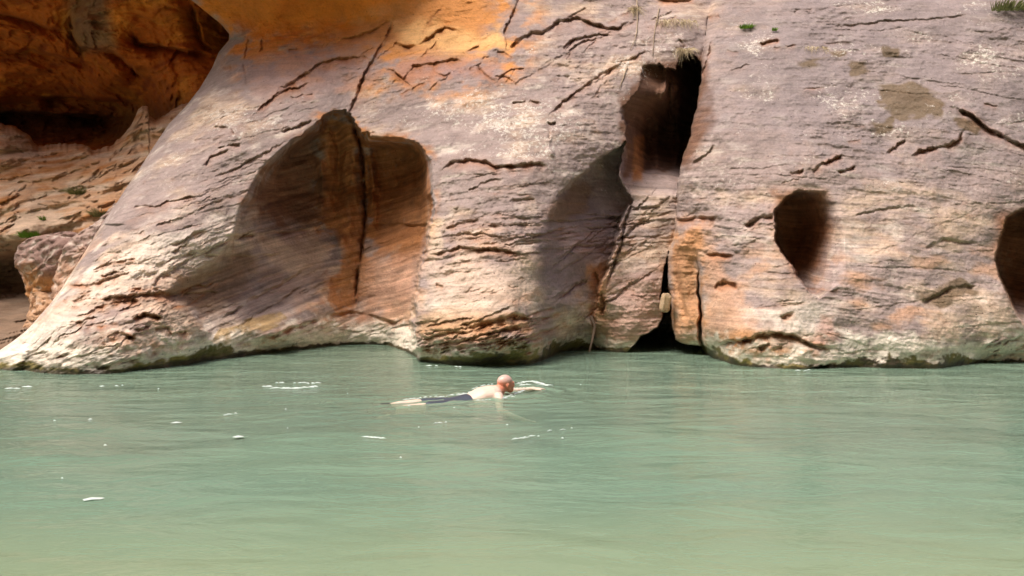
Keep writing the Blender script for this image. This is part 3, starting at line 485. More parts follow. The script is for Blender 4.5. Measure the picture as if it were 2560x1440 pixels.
# the rock turns away behind the left silhouette
nb_ = 7; back = []; bc = []; bm_ = []
for k in range(nb_, 0, -1):
    f = k/nb_; p = P(sil+14*f, vs, T[:, 0]+6.0*f**1.4); back.append(p); bc.append(col[:, 0]*.9); bm_.append(mask[:, 0]*0)
pos = np.concatenate([np.stack(back, 1), pos], 1); col = np.concatenate([np.stack(bc, 1), col], 1); mask = np.concatenate([np.stack(bm_, 1), mask], 1)
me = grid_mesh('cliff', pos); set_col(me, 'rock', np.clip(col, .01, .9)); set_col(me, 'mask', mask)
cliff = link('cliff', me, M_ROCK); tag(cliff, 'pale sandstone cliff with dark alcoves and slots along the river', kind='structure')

# ------------------------------------------------------------------ the deep alcove behind the cliff's left edge
def sheet(name, ctrl, uu, vv, colf, m, amp=1.0, maskv=(0, .3, 0), top=None, blocks=0.0, lips=()):
    Vg = np.repeat(np.asarray(vv, np.float32)[:, None], len(uu), 1); Ug = np.repeat(np.asarray(uu, np.float32)[None], len(vv), 0)
    if top is not None:
        tp = np.interp(uu, [a for a, _ in top], [b for _, b in top])+5*noise3(np.asarray(uu)/23, uu*0, uu*0)+4*noise3(np.asarray(uu)/8, uu*0, uu*0+3); s = (Vg-vv[0])/(vv[-1]-vv[0]); Vg = tp[None]+s*(vv[-1]-tp[None])
    t = TPS(ctrl)(Ug, Vg); p = P(Ug, Vg, t)
    x, y, z = p[..., 0], p[..., 1], p[..., 2]
    a, b_, c_ = fbm(x*.5, y*.5, z*.6, 4), fbm(x*2.3, y*2.3, z*3, 4, gain=.55), fbm(x*.6, y*.6, (z-.15*x)*5, 3)
    sw = (z-.12*x)*3.2+1.2*fbm(x*.7, y*.7, z*.7, 2); sw = sw-np.floor(sw)
    gt = sstep(0, .5, noise3(x*.9, y*.9, z*1.6)); t = t+amp*(.35*a+.09*b_+.10*c_+.20*(sw-.5)*gt+.03*fbm(x*7, y*7, z*9, 3)+blocks*(np.round(3*fbm(x*.7, y*.7, (z-.25*x)*2.6, 2)+.22*noise3(x*5, y*5, z*5))/3))
    for pl_, a_, tail_ in lips:
        d_, s_, l_ = seg_field(pl_, Ug+6*noise3(Ug/40, Vg/40, Ug*0)+3*noise3(Ug/13, Vg/13, Ug*0), Vg+5*noise3(Ug/30, Vg/30, Ug*0+4)); t = t+a_*np.where(s_ > 0, np.exp(-d_/tail_), np.exp(-(d_/4)**2))*(.15+.85*sstep(0, .15, l_)*sstep(1, .85, l_))
    if top is not None: t = t+1.5*np.exp(-(Vg-tp[None])/7.0)
    p = P(Ug, Vg, t); me = grid_mesh(name, p); set_col(me, 'rock', np.clip(colf(Ug, Vg, a, b_, c_), .01, .9)); set_col(me, 'mask', np.broadcast_to(np.array(maskv, float), p.shape).copy())
    return link(name, me, m)
def cav_col(u, v, a, b, c):
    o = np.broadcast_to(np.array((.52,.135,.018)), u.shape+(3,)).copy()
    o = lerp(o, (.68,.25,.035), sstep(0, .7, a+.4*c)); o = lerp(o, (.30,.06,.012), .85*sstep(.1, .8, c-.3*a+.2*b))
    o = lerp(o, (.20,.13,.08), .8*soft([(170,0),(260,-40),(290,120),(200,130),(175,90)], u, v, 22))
    o = lerp(o, (.13,.05,.018), .8*sstep(215, 300, v)*sstep(390, 330, v)); return o  # middle rows near black: shade of the deepest recess put into the colour
CAV = [(-700,0,20),(0,0,20.5),(180,0,20.3),(200,60,19.6),(300,0,19.2),(420,0,19),(560,0,20.5),(700,0,20),(0,100,22),(180,100,20.6),(300,80,19.4),(350,100,20.3),(480,90,19.6),(560,80,21),
       (0,160,23),(200,170,22.4),(330,170,20.3),(430,170,19.7),(0,240,24.2),(250,240,23.6),(370,220,21.6),(430,250,20.0),(0,295,27),(250,300,26.5),(380,290,23),(0,340,26.0),(250,350,25),(420,340,21),(0,420,22),(300,420,21),(-700,300,26),
       (-700,-300,16.5),(0,-300,16.5),(400,-300,16),(700,-300,17),(0,-900,13.5),(600,-900,14),(-700,-900,13.5),(0,520,20),(400,520,20),(-700,520,20)]
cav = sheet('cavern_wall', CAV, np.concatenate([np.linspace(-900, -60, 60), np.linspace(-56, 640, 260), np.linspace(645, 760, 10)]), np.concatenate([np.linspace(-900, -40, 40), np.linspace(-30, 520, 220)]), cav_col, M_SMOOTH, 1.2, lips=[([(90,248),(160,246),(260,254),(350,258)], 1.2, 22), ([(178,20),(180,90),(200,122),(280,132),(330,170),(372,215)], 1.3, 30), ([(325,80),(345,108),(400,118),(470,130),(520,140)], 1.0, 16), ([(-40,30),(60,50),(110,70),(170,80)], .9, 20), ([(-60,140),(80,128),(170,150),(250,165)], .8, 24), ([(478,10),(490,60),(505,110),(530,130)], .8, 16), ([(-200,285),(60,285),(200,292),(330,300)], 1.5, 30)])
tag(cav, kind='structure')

def led_col(u, v, a, b, c):
    o = np.broadcast_to(np.array((.50,.29,.165)), u.shape+(3,)).copy()
    o = lerp(o, (.58,.42,.30), sstep(-.1, .6, c+.4*b+.3*a)); o = lerp(o, (.40,.17,.055), sstep(.1, .6, -c+.5*b-.1))
    o = lerp(o, (.17,.12,.085), .85*sstep(575, 650, v+20*b)); o = lerp(o, (.42,.30,.22), .6*soft([(0,310),(70,330),(100,390),(0,400)], u, v, 15)); return o  # lower ledges: dark wet rock, with the hollow's shade put into the colour
LED = [(-500,320,19.5),(0,312,19.5),(100,372,19.3),(200,362,19),(275,368,18.2),(350,272,17.8),(440,290,17.6),(0,400,18.6),(100,400,18.5),(230,390,18.0),(300,400,17.2),(360,400,16.7),(0,470,17.6),(150,470,17.2),(270,470,16.5),
       (0,560,16.6),(150,560,16.1),(240,560,15.6),(0,605,16.0),(70,610,16.2),(0,650,17.6),(60,670,18.5),(0,710,18.8),(80,720,18.2),(0,770,16.6),(80,780,15.8),(0,830,14.3),(80,840,13.9),(-200,780,16),(-200,840,14.5),(-500,500,17),(-500,800,17),(0,960,13),(300,960,14),(-500,960,14),(300,700,15.6)]
TOPL = [(-520,290),(0,308),(40,318),(70,335),(95,366),(150,358),(205,360),(230,374),(275,367),(300,345),(330,310),(346,272),(356,264),(371,266),(374,288),(388,300),(402,294),(450,262),(520,240)]
led = sheet('rock_ledge', LED, np.linspace(-520, 520, 300), np.linspace(300, 960, 230), led_col, M_ROCK, .75, (.05, .8, 0), TOPL, .34)
tag(led, 'stepped tan rock ledges below the dark alcove, left of the cliff', kind='structure')

# ------------------------------------------------------------------ single rocks
def blob_rock(name, loc, size, label, cat, base, seed, rot=(0, 0, 0), amp=.16, sub=5, group=None, orange=0):
    bm = bmesh.new(); bmesh.ops.create_icosphere(bm, subdivisions=sub, radius=1)
    co = np.array([v.co[:] for v in bm.verts]); n = co.copy()
    sgn = np.sign(co)*np.abs(co)**.5
    k = fbm(n[:, 0]*1.2+seed, n[:, 1]*1.2, n[:, 2]*1.2, 3); k2 = fbm(n[:, 0]*4+seed, n[:, 1]*4, n[:, 2]*7, 3)
    co = sgn*(1+amp*k+amp*.25*k2)[:, None]*np.array(size)
    R_ = np.array(Matrix.Rotation(rot[2], 3, 'Z') @ Matrix.Rotation(rot[1], 3, 'Y') @ Matrix.Rotation(rot[0], 3, 'X')); co = co@R_.T
    for v, c in zip(bm.verts, co): v.co = c
    me = bpy.data.meshes.new(name); bm.to_mesh(me); bm.free()
    cc = np.broadcast_to(np.array(base), co.shape).copy(); zz = co[:, 2]/size[2]
    cc = lerp(cc, (.50,.24,.09), orange*sstep(.1, -.7, zz+.5*k)); cc = lerp(cc, PALE, .4*sstep(.1, .6, k2))
    set_col(me, 'rock', np.clip(cc, .01, .9)); set_col(me, 'mask', np.broadcast_to(np.array((.05, .6, 0.)), co.shape).copy())
    o = link(name, me, M_ROCK); o.location = loc; tag(o, label, cat, group); return o
def at(u, v, t): return Vector(P(float(u), float(v), float(t)).tolist())
def outline_rock(name, poly, t0, front, back, label, cat, base, orange, seed, lean=0.0):
    """solid rock whose outline from the river is poly; it bulges front/back metres about the depth t0"""
    p = np.array(poly, float); c = p.mean(0); n = 120
    cl = np.vstack([p, p[:1]]); L_ = np.concatenate([[0], np.cumsum(np.hypot(*np.diff(cl, axis=0).T))]); a = np.linspace(0, L_[-1], n, endpoint=False)
    ring = np.stack([np.interp(a, L_, cl[:, 0]), np.interp(a, L_, cl[:, 1])], 1)
    for _ in range(6): ring = .5*ring+.25*np.roll(ring, 1, 0)+.25*np.roll(ring, -1, 0)
    ph = np.linspace(-math.pi/2, math.pi/2, 46)[:, None]; s_ = np.cos(ph)
    u = c[0]+(ring[:, 0]-c[0])[None]*s_; v = c[1]+(ring[:, 1]-c[1])[None]*s_
    t = t0+lean*(c[1]-v)-np.where(np.sin(ph) > 0, front, back)*np.sign(np.sin(ph))*np.abs(np.sin(ph))**.8
    q_ = P(u, v, t); k = fbm(q_[..., 0]*1.6+seed, q_[..., 1]*1.6, q_[..., 2]*1.6, 3); k2 = fbm(q_[..., 0]*6+seed, q_[..., 1]*6, q_[..., 2]*9, 4, gain=.6)
    kk = q_[..., 2]*5-q_[..., 0]*1.2+k; q_[..., 1] += .16*k*s_+.055*k2+.05*(kk-np.floor(kk)-.5); q_ = np.concatenate([q_, q_[:, :1]], 1)
    me = grid_mesh(name, q_); k = np.concatenate([k, k[:, :1]], 1); k2 = np.concatenate([k2, k2[:, :1]], 1); vv_ = np.concatenate([v, v[:, :1]], 1)
    cc = np.broadcast_to(np.array(base), q_.shape).copy(); lo_ = (vv_-p[:, 1].min())/(np.ptp(p[:, 1]))
    cc = lerp(cc, (.50,.24,.09), orange*sstep(.45, .8, lo_+.25*k)); cc = lerp(cc, PALE, .5*sstep(.1, .6, k2))
    set_col(me, 'rock', np.clip(cc, .01, .9)); set_col(me, 'mask', np.broadcast_to(np.array((.05, .5, 0.)), q_.shape).copy())
    return tag(link(name, me, M_ROCK), label, cat)
outline_rock('boulder', [(30,665),(35,640),(50,612),(75,594),(100,587),(140,583),(178,577),(205,588),(190,640),(165,700),(150,740),(110,752),(85,757),(75,735),(60,690)], 15.0, .55, .8, 'rounded mauve boulder overhanging the dark hollow at the left edge', 'rock', (.29,.185,.155), .9, 3.1)
outline_rock('boulder', [(135,705),(145,650),(172,608),(212,580),(240,560),(275,520),(300,500),(300,560),(260,620),(215,690),(170,745),(135,760)], 14.3, .3, .8, 'smooth pale rock lobe wedged between boulder and cliff edge', 'rock', (.37,.26,.22), .4, 8.2, .004)
outline_rock('boulder', [(75,728),(140,728),(160,745),(130,790),(95,830),(60,870),(40,870),(70,815),(80,775)], 14.7, .35, .6, 'orange rock stem under the mauve boulder', 'rock', (.50,.30,.18), .6, 5.7)
blob_rock('chockstone', at(1663, 757, 13.75), (.075, .09, .17), 'small cream chockstone wedged in the narrow dark slit', 'rock', (.50,.36,.22), 2.2, (.1, .12, .2), .12, 4)

# ------------------------------------------------------------------ river bed, bank, far side of the canyon
xs = np.linspace(-60, 60, 160); ys = np.concatenate([np.linspace(-14, 2, 40), np.linspace(2.2, 14, 80), np.linspace(14.5, 40, 20)])
Xg, Yg = np.meshgrid(xs, ys); zb = np.interp(Yg, [-14, -6, 0, 1.2, 3, 5, 8, 11, 40], [1.2, .5, .12, .03, -.14, -.32, -.75, -1.3, -1.5])+.05*fbm(Xg*.5, Yg*.5, Xg*0, 3)
bedm = grid_mesh('riverbed', np.stack([Xg, Yg, zb], -1), True)
set_col(bedm, 'silt', np.repeat(sstep(-.25, -.8, zb)[..., None], 3, -1))
m, nt_, b = new_mat('sand'); bd = N(nt_, 'ShaderNodeAttribute', attribute_name='silt'); n1 = N(nt_, 'ShaderNodeTexNoise', Scale=1.4, Detail=6); nt_.links.new(mix(nt_, bd.outputs['Color'], mix(nt_, n1.outputs[0], (.46,.36,.18), (.62,.52,.30)), (.13,.22,.17)), b.inputs['Base Color']); b.inputs['Roughness'].default_value = .9
tag(link('riverbed', bedm, m), kind='structure')

xs = np.linspace(-60, 60, 200); zs = np.linspace(-.5, 34, 90); Xg, Zg = np.meshgrid(xs, zs)  # unseen behind the camera; raised to cut frontal sky and deepen alcove shade
Yg = -11-.12*Zg+1.2*fbm(Xg*.15, Zg*.2, Xg*0, 4)
opp = grid_mesh('opposite_canyon_wall', np.stack([Xg, Yg, Zg], -1)); oc = np.broadcast_to(np.array((.45,.27,.17)), Xg.shape+(3,)).copy(); set_col(opp, 'rock', oc); set_col(opp, 'mask', np.zeros_like(oc)+.3)
tag(link('opposite_canyon_wall', opp, M_ROCK), kind='structure')

# ------------------------------------------------------------------ the river
xs = np.linspace(-60, 60, 121)
wys = np.linspace(1.0, 30, 60); wx = np.concatenate([np.linspace(-60, -12, 30), np.linspace(-11.9, -3, 170), np.linspace(-2.975, 2, 200), np.linspace(2.05, 11.9, 190), np.linspace(12, 60, 30)]); wy = np.concatenate([np.linspace(.9, 3, 24), np.linspace(3.03, 8, 130), np.linspace(8.02, 11, 150), np.linspace(11.03, 16, 130), np.linspace(16.3, 30, 20)])
Xg, Yg = np.meshgrid(wx, wy)
zw = .017*fbm(Xg*.55+.25*Yg, Yg*1.5, Xg*0, 3)+.0045*noise3(Xg*2.2+.5*Yg, Yg*5.5, Xg*0+4)
hx, hy = .02, 9.62                                              # rings and a wake spread from the swimmer's head and arms
r = np.hypot(Xg-hx, (Yg-hy)*1.15); wn = noise3(Xg*2.3, Yg*2.3, Xg*0)
zw = zw+.016*np.exp(-(r/.75)**2)*np.sin(r*22+wn*2.5)*sstep(.03, .2, r)
bx, by = Xg+.1, Yg-9.5; ca_, sa_ = .883, .469; lx_, ly_ = bx*ca_+by*sa_, -bx*sa_+by*ca_; back_ = np.clip(-lx_, 0, 9)
zw = zw+.013*np.exp(-((np.abs(ly_)-.18-.30*back_)/.10)**2)*np.exp(-back_/1.6)*sstep(0, .25, back_)*(1+wn)+.008*np.sin(ly_*26+3*wn)*np.exp(-(ly_/.45)**2)*np.exp(-back_/2.2)*sstep(0, .3, back_)
wme = grid_mesh('river', np.stack([Xg, Yg, zw], -1), True)
dep = -np.interp(Yg, [0, 1.2, 3, 5, 8, 11, 40], [.12, .03, -.14, -.32, -.75, -1.3, -1.5]); clr = .36+.30*np.exp(-np.maximum(dep, 0)/.22)   # the silty water clears where it is shallow
set_col(wme, 'clear', np.repeat(clr[..., None], 3, -1))
m, nt_, b = new_mat('river_water'); L = nt_.links.new
tc = N(nt_, 'ShaderNodeTexCoord'); mp = N(nt_, 'ShaderNodeMapping'); L(tc.outputs['Object'], mp.inputs[0]); mp.inputs['Scale'].default_value = (.9, 1.9, 1); mp.inputs['Rotation'].default_value = (0, 0, math.radians(-12))
w1 = N(nt_, 'ShaderNodeTexNoise', Scale=1.2, Detail=4, Roughness=.5, Distortion=1.2); L(mp.outputs[0], w1.inputs['Vector'])
w2 = N(nt_, 'ShaderNodeTexNoise', Scale=5.5, Detail=3, Roughness=.55, Distortion=.4); L(mp.outputs[0], w2.inputs['Vector'])
hh = math_n(nt_, 'ADD', math_n(nt_, 'MULTIPLY', w1.outputs[0], .048), math_n(nt_, 'MULTIPLY', w2.outputs[0], .013))
bp = N(nt_, 'ShaderNodeBump', Strength=.6, Distance=1.0); L(hh, bp.inputs['Height'])
w3 = N(nt_, 'ShaderNodeTexNoise', Scale=.5, Detail=3); L(mp.outputs[0], w3.inputs['Vector'])
L(mix(nt_, w3.outputs[0], (.225,.35,.268), (.285,.395,.283)), b.inputs['Base Color'])
b.inputs['Roughness'].default_value = .03; b.inputs['IOR'].default_value = 1.33; L(bp.outputs[0], b.inputs['Normal'])
tr = N(nt_, 'ShaderNodeBsdfTransparent'); tr.inputs[0].default_value = (.82, .95, .86, 1); mx = N(nt_, 'ShaderNodeMixShader'); mx.inputs[0].default_value = .30
ca = N(nt_, 'ShaderNodeAttribute', attribute_name='clear'); L(ca.outputs['Fac'], mx.inputs[0]); L(b.outputs[0], mx.inputs[1]); L(tr.outputs[0], mx.inputs[2]); L(mx.outputs[0], nt_.nodes['Material Output'].inputs[0])
tag(link('river', wme, m), kind='structure')

# ------------------------------------------------------------------ swimmer
def skin_mat():
    m, nt, b = new_mat('skin'); at_ = N(nt, 'ShaderNodeAttribute', attribute_name='rock'); nz = N(nt, 'ShaderNodeTexNoise', Scale=30, Detail=4)
    nt.links.new(mix(nt, .35, at_.outputs['Color'], ramp(nt, nz.outputs[0], [(.3, .75), (.7, 1.2)]), 'MULTIPLY'), b.inputs['Base Color'])
    b.inputs['Roughness'].default_value = .38; b.inputs['Subsurface Weight'].default_value = .08; b.inputs['Subsurface Radius'].default_value = (.02, .008, .004); return m
def plain(name, c, r=.6):
    m, nt, b = new_mat(name); nz = N(nt, 'ShaderNodeTexNoise', Scale=18, Detail=5)
    nt.links.new(mix(nt, .6, c, ramp(nt, nz.outputs[0], [(.3, .6), (.7, 1.3)]), 'MULTIPLY'), b.inputs['Base Color']); b.inputs['Roughness'].default_value = r; return m
_sb = bmesh.new(); bmesh.ops.create_icosphere(_sb, subdivisions=3, radius=1); SPH_V = np.array([v.co[:] for v in _sb.verts]); SPH_F = np.array([[v.index for v in f.verts] for f in _sb.faces]); _sb.free()
class Shape:
    def __init__(s): s.v, s.f, s.n = [], [], 0
def put(sh, mat):
    A = np.array(mat); sh.v.append(SPH_V@A[:3, :3].T+A[:3, 3]); sh.f.append(SPH_F+sh.n); sh.n += len(SPH_V)
def capsules(bm, chain):
    """tapered limb: chain of (point, radius) or (point, (side, up)) swept as rings with round ends"""
    pts = [Vector(c[0]) for c in chain]; out = []
    fine_ = []
    for i in range(len(pts)-1):
        for k in range(5):
            f = k/5; a, b_ = chain[i][1], chain[i+1][1]; a = a if isinstance(a, tuple) else (a, a); b_ = b_ if isinstance(b_, tuple) else (b_, b_)
            fine_.append((pts[i].lerp(pts[i+1], f), (a[0]+(b_[0]-a[0])*f, a[1]+(b_[1]-a[1])*f)))
    e = chain[-1][1]; fine_.append((pts[-1], e if isinstance(e, tuple) else (e, e)))
    for p, (rs, ru) in fine_:
        put(bm, Matrix.Translation(p) @ BASIS @ Matrix.Diagonal((max(min(rs, ru), .006) if rs != ru else rs, rs, ru, 1)))
def ell(bm, p, r, rot=None):
    put(bm, Matrix.Translation(p) @ BASIS @ (rot or Matrix.Identity(4)) @ Matrix.Diagonal((*r, 1)))
def remeshed(name, bm, vox, m, parent=None, smooth=4):
    me0 = raw_mesh('tmp', np.concatenate(bm.v), np.concatenate(bm.f).tolist()); o = bpy.data.objects.new('tmp', me0); C.objects.link(o)
    md = o.modifiers.new('r', 'REMESH'); md.mode = 'VOXEL'; md.voxel_size = vox
    sm = o.modifiers.new('s', 'SMOOTH'); sm.iterations = smooth; sm.factor = .5
    me = bpy.data.meshes.new_from_object(o.evaluated_get(bpy.context.evaluated_depsgraph_get())); bpy.data.objects.remove(o); bpy.data.meshes.remove(me0); me.name = name
    return link(name, me, m, parent)
head_w = Vector((-.075, 9.50, -.008)); feet_w = Vector((-1.36, 8.82, -.010)); ax = (head_w-feet_w).normalized(); sdv = Vector((-ax.y, ax.x, 0)); up = Vector((0, 0, 1))
BASIS = Matrix((ax, sdv, up)).transposed().to_4x4()       # local x: swimming direction, y: swimmer's left (away from camera), z: up
def q(x, y, z): return head_w+ax*x+sdv*y+up*z
bm = Shape()
# torso from pelvis to shoulders and neck
capsules(bm, [(q(-.74,0,-.088),(.155,.095)),(q(-.60,0,-.066),(.145,.09)),(q(-.46,0,-.032),(.145,.095)),(q(-.32,0,.015),(.165,.11)),(q(-.22,0,.03),(.175,.105)),(q(-.15,0,.045),(.13,.085)),(q(-.09,0,.065),(.075,.07)),(q(-.045,0,.10),(.058,.058))])
# head, looking ahead along the swim, chin near the water
ell(bm, q(-.015,0,.168), (.098,.078,.082)); ell(bm, q(.03,0,.125), (.070,.066,.085)); ell(bm, q(.058,0,.062), (.045,.045,.035)); ell(bm, q(.085,0,.155), (.022,.052,.016))
ell(bm, q(.106,0,.118), (.020,.012,.022)); ell(bm, q(.096,0,.135), (.012,.010,.024)); ell(bm, q(.092,0,.075), (.014,.026,.008)); ell(bm, q(.090,0,.088), (.014,.028,.007))
for s in (-1, 1):
    ell(bm, q(-.012,s*.080,.122), (.020,.010,.032)); ell(bm, q(-.006,s*.086,.140), (.014,.008,.013)); ell(bm, q(.07,s*.036,.112), (.026,.022,.022))
# far arm reaching forward along the surface, near arm pulling under water
capsules(bm, [(q(-.17,.17,.03),.062),(q(.0,.20,.02),.045),(q(.17,.20,.014),.036),(q(.38,.15,.022),.027),(q(.46,.13,.030),.023)])
capsules(bm, [(q(.44,.13,.026),(.030,.018)),(q(.50,.12,.026),(.042,.014)),(q(.53,.115,.025),(.040,.012))])
for i, (dy, ln) in enumerate(((-.030,.064),(-.010,.078),(.012,.074),(.031,.058))):
    capsules(bm, [(q(.53,.115+dy,.025),.0105),(q(.53+ln*.55,.112+dy*1.15,.022),.0095),(q(.53+ln,.110+dy*1.2,.010),.008)])
capsules(bm, [(q(.46,.10,.02),.013),(q(.50,.070,.016),.011),(q(.53,.060,.010),.009)])
capsules(bm, [(q(-.18,-.17,.02),.060),(q(-.24,-.30,-.05),.046),(q(-.28,-.40,-.09),.038),(q(-.14,-.50,-.16),.030),(q(-.04,-.52,-.2),.025)])
capsules(bm, [(q(-.04,-.52,-.2),(.03,.018)),(q(.04,-.52,-.22),(.04,.013))])
for dy, ln in ((-.030,.06),(-.010,.075),(.012,.07),(.031,.055)): capsules(bm, [(q(.04,-.52+dy,-.22),.0105),(q(.04+ln,-.52+dy,-.235),.009)])
capsules(bm, [(q(-.01,-.50,-.205),.013),(q(.03,-.46,-.215),.010)])
# legs trailing just under the surface
for s, dz in ((-1, 0), (1, .012)):
    capsules(bm, [(q(-.76,s*.085,-.09+dz),.088),(q(-.95,s*.095,-.08+dz),.074),(q(-1.10,s*.10,-.04+dz),.058),(q(-1.18,s*.10,-.042+dz),.058),(q(-1.32,s*.095,-.032+dz),.046),(q(-1.47,s*.085,-.04+dz),.036)])
    capsules(bm, [(q(-1.47,s*.085,-.04+dz),.036),(q(-1.52,s*.085,-.06+dz),(.042,.03)),(q(-1.63,s*.085,-.09+dz),(.042,.024))])
person = remeshed('person', bm, .0075, skin_mat())
co = np.empty(len(person.data.vertices)*3); person.data.vertices.foreach_get('co', co); co = co.reshape(-1, 3)-np.array(head_w); lx = co@np.array(ax); lz = co[:, 2]; ly = co@np.array(sdv)
sk = np.broadcast_to(np.array((.78,.60,.50)), co.shape).copy(); hd = sstep(-.12, -.05, lx)*sstep(.07, .10, lz-.15*lx)*sstep(.14, .10, lx)
hd = np.clip(sstep(-.13, -.06, lx+.3*lz)*(np.abs(ly) < .11)*(lx < .13), 0, 1)
sk = lerp(sk, (.62,.20,.11), hd*.9); sk = lerp(sk, (.70,.46,.40), hd*sstep(.15, .20, lz)); sk = lerp(sk, (.25,.09,.05), .7*np.exp(-(((lx-.088)/.012)**2+((np.abs(ly)-.033)/.014)**2+((lz-.128)/.008)**2)))
set_col(person.data, 'rock', sk)
tag(person, 'bald swimmer in dark shorts with one arm stretched forward', 'person')
bm = Shape(); capsules(bm, [(q(-.52,0,-.048),(.158,.106)),(q(-.60,0,-.064),(.160,.108)),(q(-.74,0,-.083),(.170,.112))])
for s in (-1, 1): capsules(bm, [(q(-.74,s*.085,-.080),.104),(q(-.88,s*.097,-.068),.098),(q(-1.02,s*.105,-.058),.090)])
remeshed('swim_shorts', bm, .010, plain('navy_cloth', (.05,.062,.09), .5), person, 2)
for s, dz in ((-1, 0), (1, .012)):
    bm = Shape(); capsules(bm, [(q(-1.45,s*.085,-.036+dz),.044),(q(-1.52,s*.085,-.036+dz),(.052,.046)),(q(-1.66,s*.085,-.06+dz),(.05,.042))]); remeshed('water_shoe', bm, .009, plain('black_rubber', (.03,.028,.027), .6), person, 2)

# ------------------------------------------------------------------ plants
def leaf_mat(name, a, b2):
    m, nt, b = new_mat(name); nz = N(nt, 'ShaderNodeTexNoise', Scale=40, Detail=3); nt.links.new(mix(nt, ramp(nt, nz.outputs[0], [(.35, 0.0), (.65, 1.0)]), a, b2), b.inputs['Base Color']); b.inputs['Roughness'].default_value = .6; return m
M_GRASS = leaf_mat('fresh_grass', (.11,.26,.02), (.26,.44,.05)); M_DRY = leaf_mat('dry_grass', (.40,.30,.16), (.62,.52,.34)); M_OLIVE = leaf_mat('olive_leaves', (.16,.19,.07), (.30,.30,.13))
bpy.context.view_layer.update(); DG = bpy.context.evaluated_depsgraph_get()
def hit(u, v):
    """first solid surface seen at a pixel"""
    d = Vector(((u-U0)/F, 1, (VH-v)/F)).normalized(); ok, loc, *_ = S.ray_cast(DG, Vector((0, 0, CH)), d)
    return loc-d*.03 if ok else at(u, v, 15)
def surf_t(u, v):
    """depth of the cliff (before its edge flap) nearest to a pixel"""
    i = np.argmin(np.abs(vs-v)); return float(T[i, np.argmin(np.abs(UU[i]-u))])
def tuft(name, base, n, h, spread, m, label, cat, group=None, droop=.5, out=(0, -1, 0), wid=.007, dirs=None):
    V, Fc = [], []
    for i in range(n):
        a = random.uniform(0, 2*math.pi); rr = spread*math.sqrt(random.random()); p = Vector((rr*math.cos(a), .4*rr*math.sin(a), 0))
        d = Vector((math.cos(a)*.8*random.random(), -.5+.5*math.sin(a)*random.random(), .5+random.random())).normalized() if dirs is None else (Vector(dirs)+Vector((random.gauss(0,.4), random.gauss(0,.3), random.gauss(0,.25)))).normalized()
        hh = h*random.uniform(.5, 1.1); s = d.cross(Vector((random.gauss(0,1), random.gauss(0,1), .3))).normalized(); k0 = len(V)
        for j in range(5):
            f = j/4; c = p+d*hh*f+Vector((0, 0, -1))*droop*hh*f*f*.7+Vector(out)*.15*hh*f; w = wid*(1-f*.9); V += [c-s*w, c+s*w]
        for j in range(4): Fc.append((k0+2*j, k0+2*j+1, k0+2*j+3, k0+2*j+2))
    o = link(name, raw_mesh(name, V, Fc), m, smooth=False); o.location = base; return tag(o, label, cat, group)
G = 'green tufts growing on the rock'
tuft('grass_tuft', hit(195, 486), 150, .30, .17, M_OLIVE, 'olive tuft highest up on the tan ledges', 'plant', G, wid=.009)
tuft('grass_tuft', hit(246, 542), 130, .32, .12, M_OLIVE, 'yellowish tuft against the cliff edge beside the ledges', 'plant', G, wid=.008)
tuft('grass_tuft', hit(76, 594), 210, .24, .19, M_GRASS, 'bright green bushy tuft on top of the mauve boulder', 'plant', G, wid=.009)
tuft('grass_tuft', hit(108, 550), 60, .16, .06, M_GRASS, 'tiny green tuft just above the bushy one', 'plant', G, wid=.009)
tuft('grass_tuft', hit(1866, 71), 130, .14, .12, M_GRASS, 'small bright green tuft high on the right buttress', 'plant', G, wid=.010)
tuft('grass_tuft', hit(1936, 77), 40, .10, .045, M_GRASS, 'tiniest green sprig to the right of the high tuft', 'plant', G, wid=.009)
tuft('leafy_shrub', hit(2525, 26), 260, .32, .32, M_OLIVE, 'dim green shrub at the top right corner', 'plant', G, wid=.012)
for (u, v, n, h, sp, lb) in ((1690, 52, 260, .30, .42, 'wide mat of dry straw grass above the dark slot'), (1712, 122, 140, .24, .2, 'dry grass fringe hanging over the slot mouth'), (1585, 20, 120, .3, .12, 'thin dry grass hanging down left of the slot'), (2040, 118, 90, .16, .22, 'pale dried grass patch on the right buttress')):
    tuft('dry_grass', hit(u, v), n, h, sp, M_DRY, lb, 'plant', 'dry grass on the cliff', .7, dirs=(0, -.45, -.35), wid=.005)

def tube(name, pts, r0, r1, m, label=None, cat=None, group=None, parent=None, seg=7):
    V, Fc = [], []; pts = [Vector(p) for p in pts]; n = len(pts)
    for i, p in enumerate(pts):
        t = (pts[min(i+1, n-1)]-pts[max(i-1, 0)]).normalized(); a = t.cross(Vector((.3, 1, .2))).normalized(); b_ = t.cross(a); r_ = r0+(r1-r0)*i/(n-1)
        V += [p+(a*math.cos(k*2*math.pi/seg)+b_*math.sin(k*2*math.pi/seg))*r_*random.uniform(.85, 1.15) for k in range(seg)]
    for i in range(n-1):
        for k in range(seg): Fc.append((i*seg+k, i*seg+(k+1) % seg, (i+1)*seg+(k+1) % seg, (i+1)*seg+k))
    Fc += [tuple(range(seg))[::-1], tuple(range((n-1)*seg, n*seg))]
    o = link(name, raw_mesh(name, V, Fc), m, parent); return tag(o, label, cat, group)
M_WOOD = plain('grey_wood', (.16,.11,.075), .8); M_ROOT = plain('dry_root', (.34,.26,.18), .85)
tube('driftwood_stick', [at(1477, 790, surf_t(1477, 790)-.10), at(1487, 815, surf_t(1487, 815)-.14), at(1482, 845, 13.75), at(1473, 880, 13.6)], .03, .016, M_WOOD, 'dark driftwood stick wedged in the crack at the waterline', 'stick')
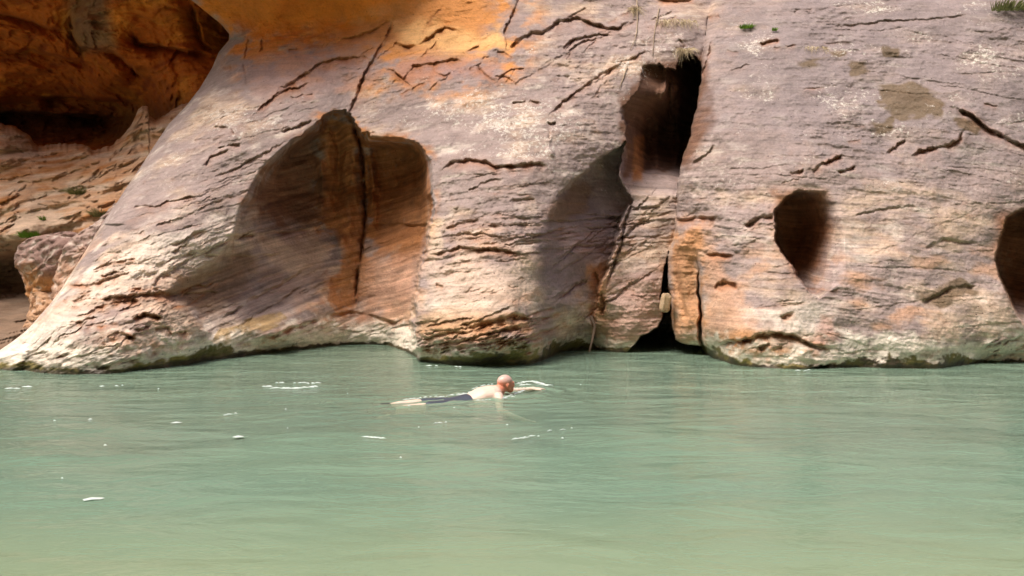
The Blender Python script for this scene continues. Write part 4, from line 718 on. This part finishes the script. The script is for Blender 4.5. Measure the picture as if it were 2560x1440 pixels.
for pts, lb in (([(1592,0),(1594,40),(1592,80),(1585,105),(1575,125)], 'long dry root trailing down left of the straw mat'), ([(1648,20),(1640,60),(1634,95),(1632,140)], 'short dry root beside the straw mat'), ([(1568,165),(1558,195),(1548,222)], 'thin dry root low down left of the slot')):
    tube('hanging_root', [at(u, v, surf_t(u, v)-.04) for u, v in pts], .014, .006, M_ROOT, lb, 'root', 'dry roots left of the slot')

# ------------------------------------------------------------------ foam and floating things
M_FOAM = plain('foam', (.62,.70,.67), .4)
def flake(V, Fc, u, v, w, l, ang=0, z=.012):
    t = water_t(v); c = at(u, v, t); c.z = z; n = random.randint(6, 9); k0 = len(V)
    ring = []
    for i in range(n):
        a = 2*math.pi*i/n; rr = random.uniform(.6, 1.15); x, y = l*rr*math.cos(a), w*rr*math.sin(a); ring.append((x*math.cos(ang)-y*math.sin(ang), x*math.sin(ang)+y*math.cos(ang)))
    V.append((c.x, c.y, z+.010)); V += [(c.x+x, c.y+y, z-.004+random.uniform(0, .004)) for x, y in ring]
    Fc += [(k0, k0+1+i, k0+1+(i+1) % n) for i in range(n)]
V, Fc = [], []
def streak(u0, v0, u1, v1, n, w, bow=0.0, gap=.35):
    """broken line of foam following a ripple crest"""
    for i in range(n):
        if random.random() < gap: continue
        f = (i+random.random())/n; u_, v_ = u0+(u1-u0)*f+random.gauss(0, 2), v0+(v1-v0)*f+bow*4*f*(1-f)+random.gauss(0, .7)
        flake(V, Fc, u_, v_, w*random.uniform(.12, .35), w*random.uniform(2.0, 7.0), math.atan2(-(v1-v0)*3, u1-u0)+random.gauss(0, .25), .011)
for a in ((1150,992,1250,968,26,.014,-3), (1085,999,1165,986,14,.011,-2), (1010,1002,1090,992,9,.008,0), (1295,962,1370,968,18,.012,-9), (1300,966,1345,969,8,.009,-4), (1270,992,1310,978,12,.013,0), (1190,1004,1290,992,16,.009,2), (1180,975,1235,962,7,.010,-2),
          (650,965,790,968,34,.013,6), (690,958,800,960,16,.009,0), (905,1092,960,1098,8,.012,2), (1280,1102,1345,1094,9,.008,-2), (1370,1080,1440,1072,7,.007,0), (560,1040,620,1032,5,.009,0), (1085,1060,1140,1057,5,.007,0), (0,975,80,968,8,.009,0), (240,968,340,965,7,.008,0),
          (1060,915,1160,919,6,.010,0), (1960,930,2040,926,7,.010,0)):
    streak(*a)
for _ in range(16):
    flake(V, Fc, random.uniform(100, 1500), random.triangular(950, 1260, 970), random.uniform(.002, .005), random.uniform(.008, .022), random.gauss(.1, .2), .010)
tag(link('foam', raw_mesh('foam', V, Fc), M_FOAM), 'white foam flecks and ripples scattered over the green river', 'foam', kind='stuff')
for u, v, w, l, lb in ((229, 1252, .030, .075, 'largest pale foam flake, floating alone at the lower left'), (595, 1095, .028, .065, 'pale foam flake on the green water left of centre'), (440, 1060, .022, .06, 'thin foam flake farthest from the swimmer near the left bank')):
    V, Fc = [], []; flake(V, Fc, u, v, w, l, .25, .014); tag(link('foam_flake', raw_mesh('foam_flake', V, Fc), M_FOAM), lb, 'foam', 'larger floating foam flakes')
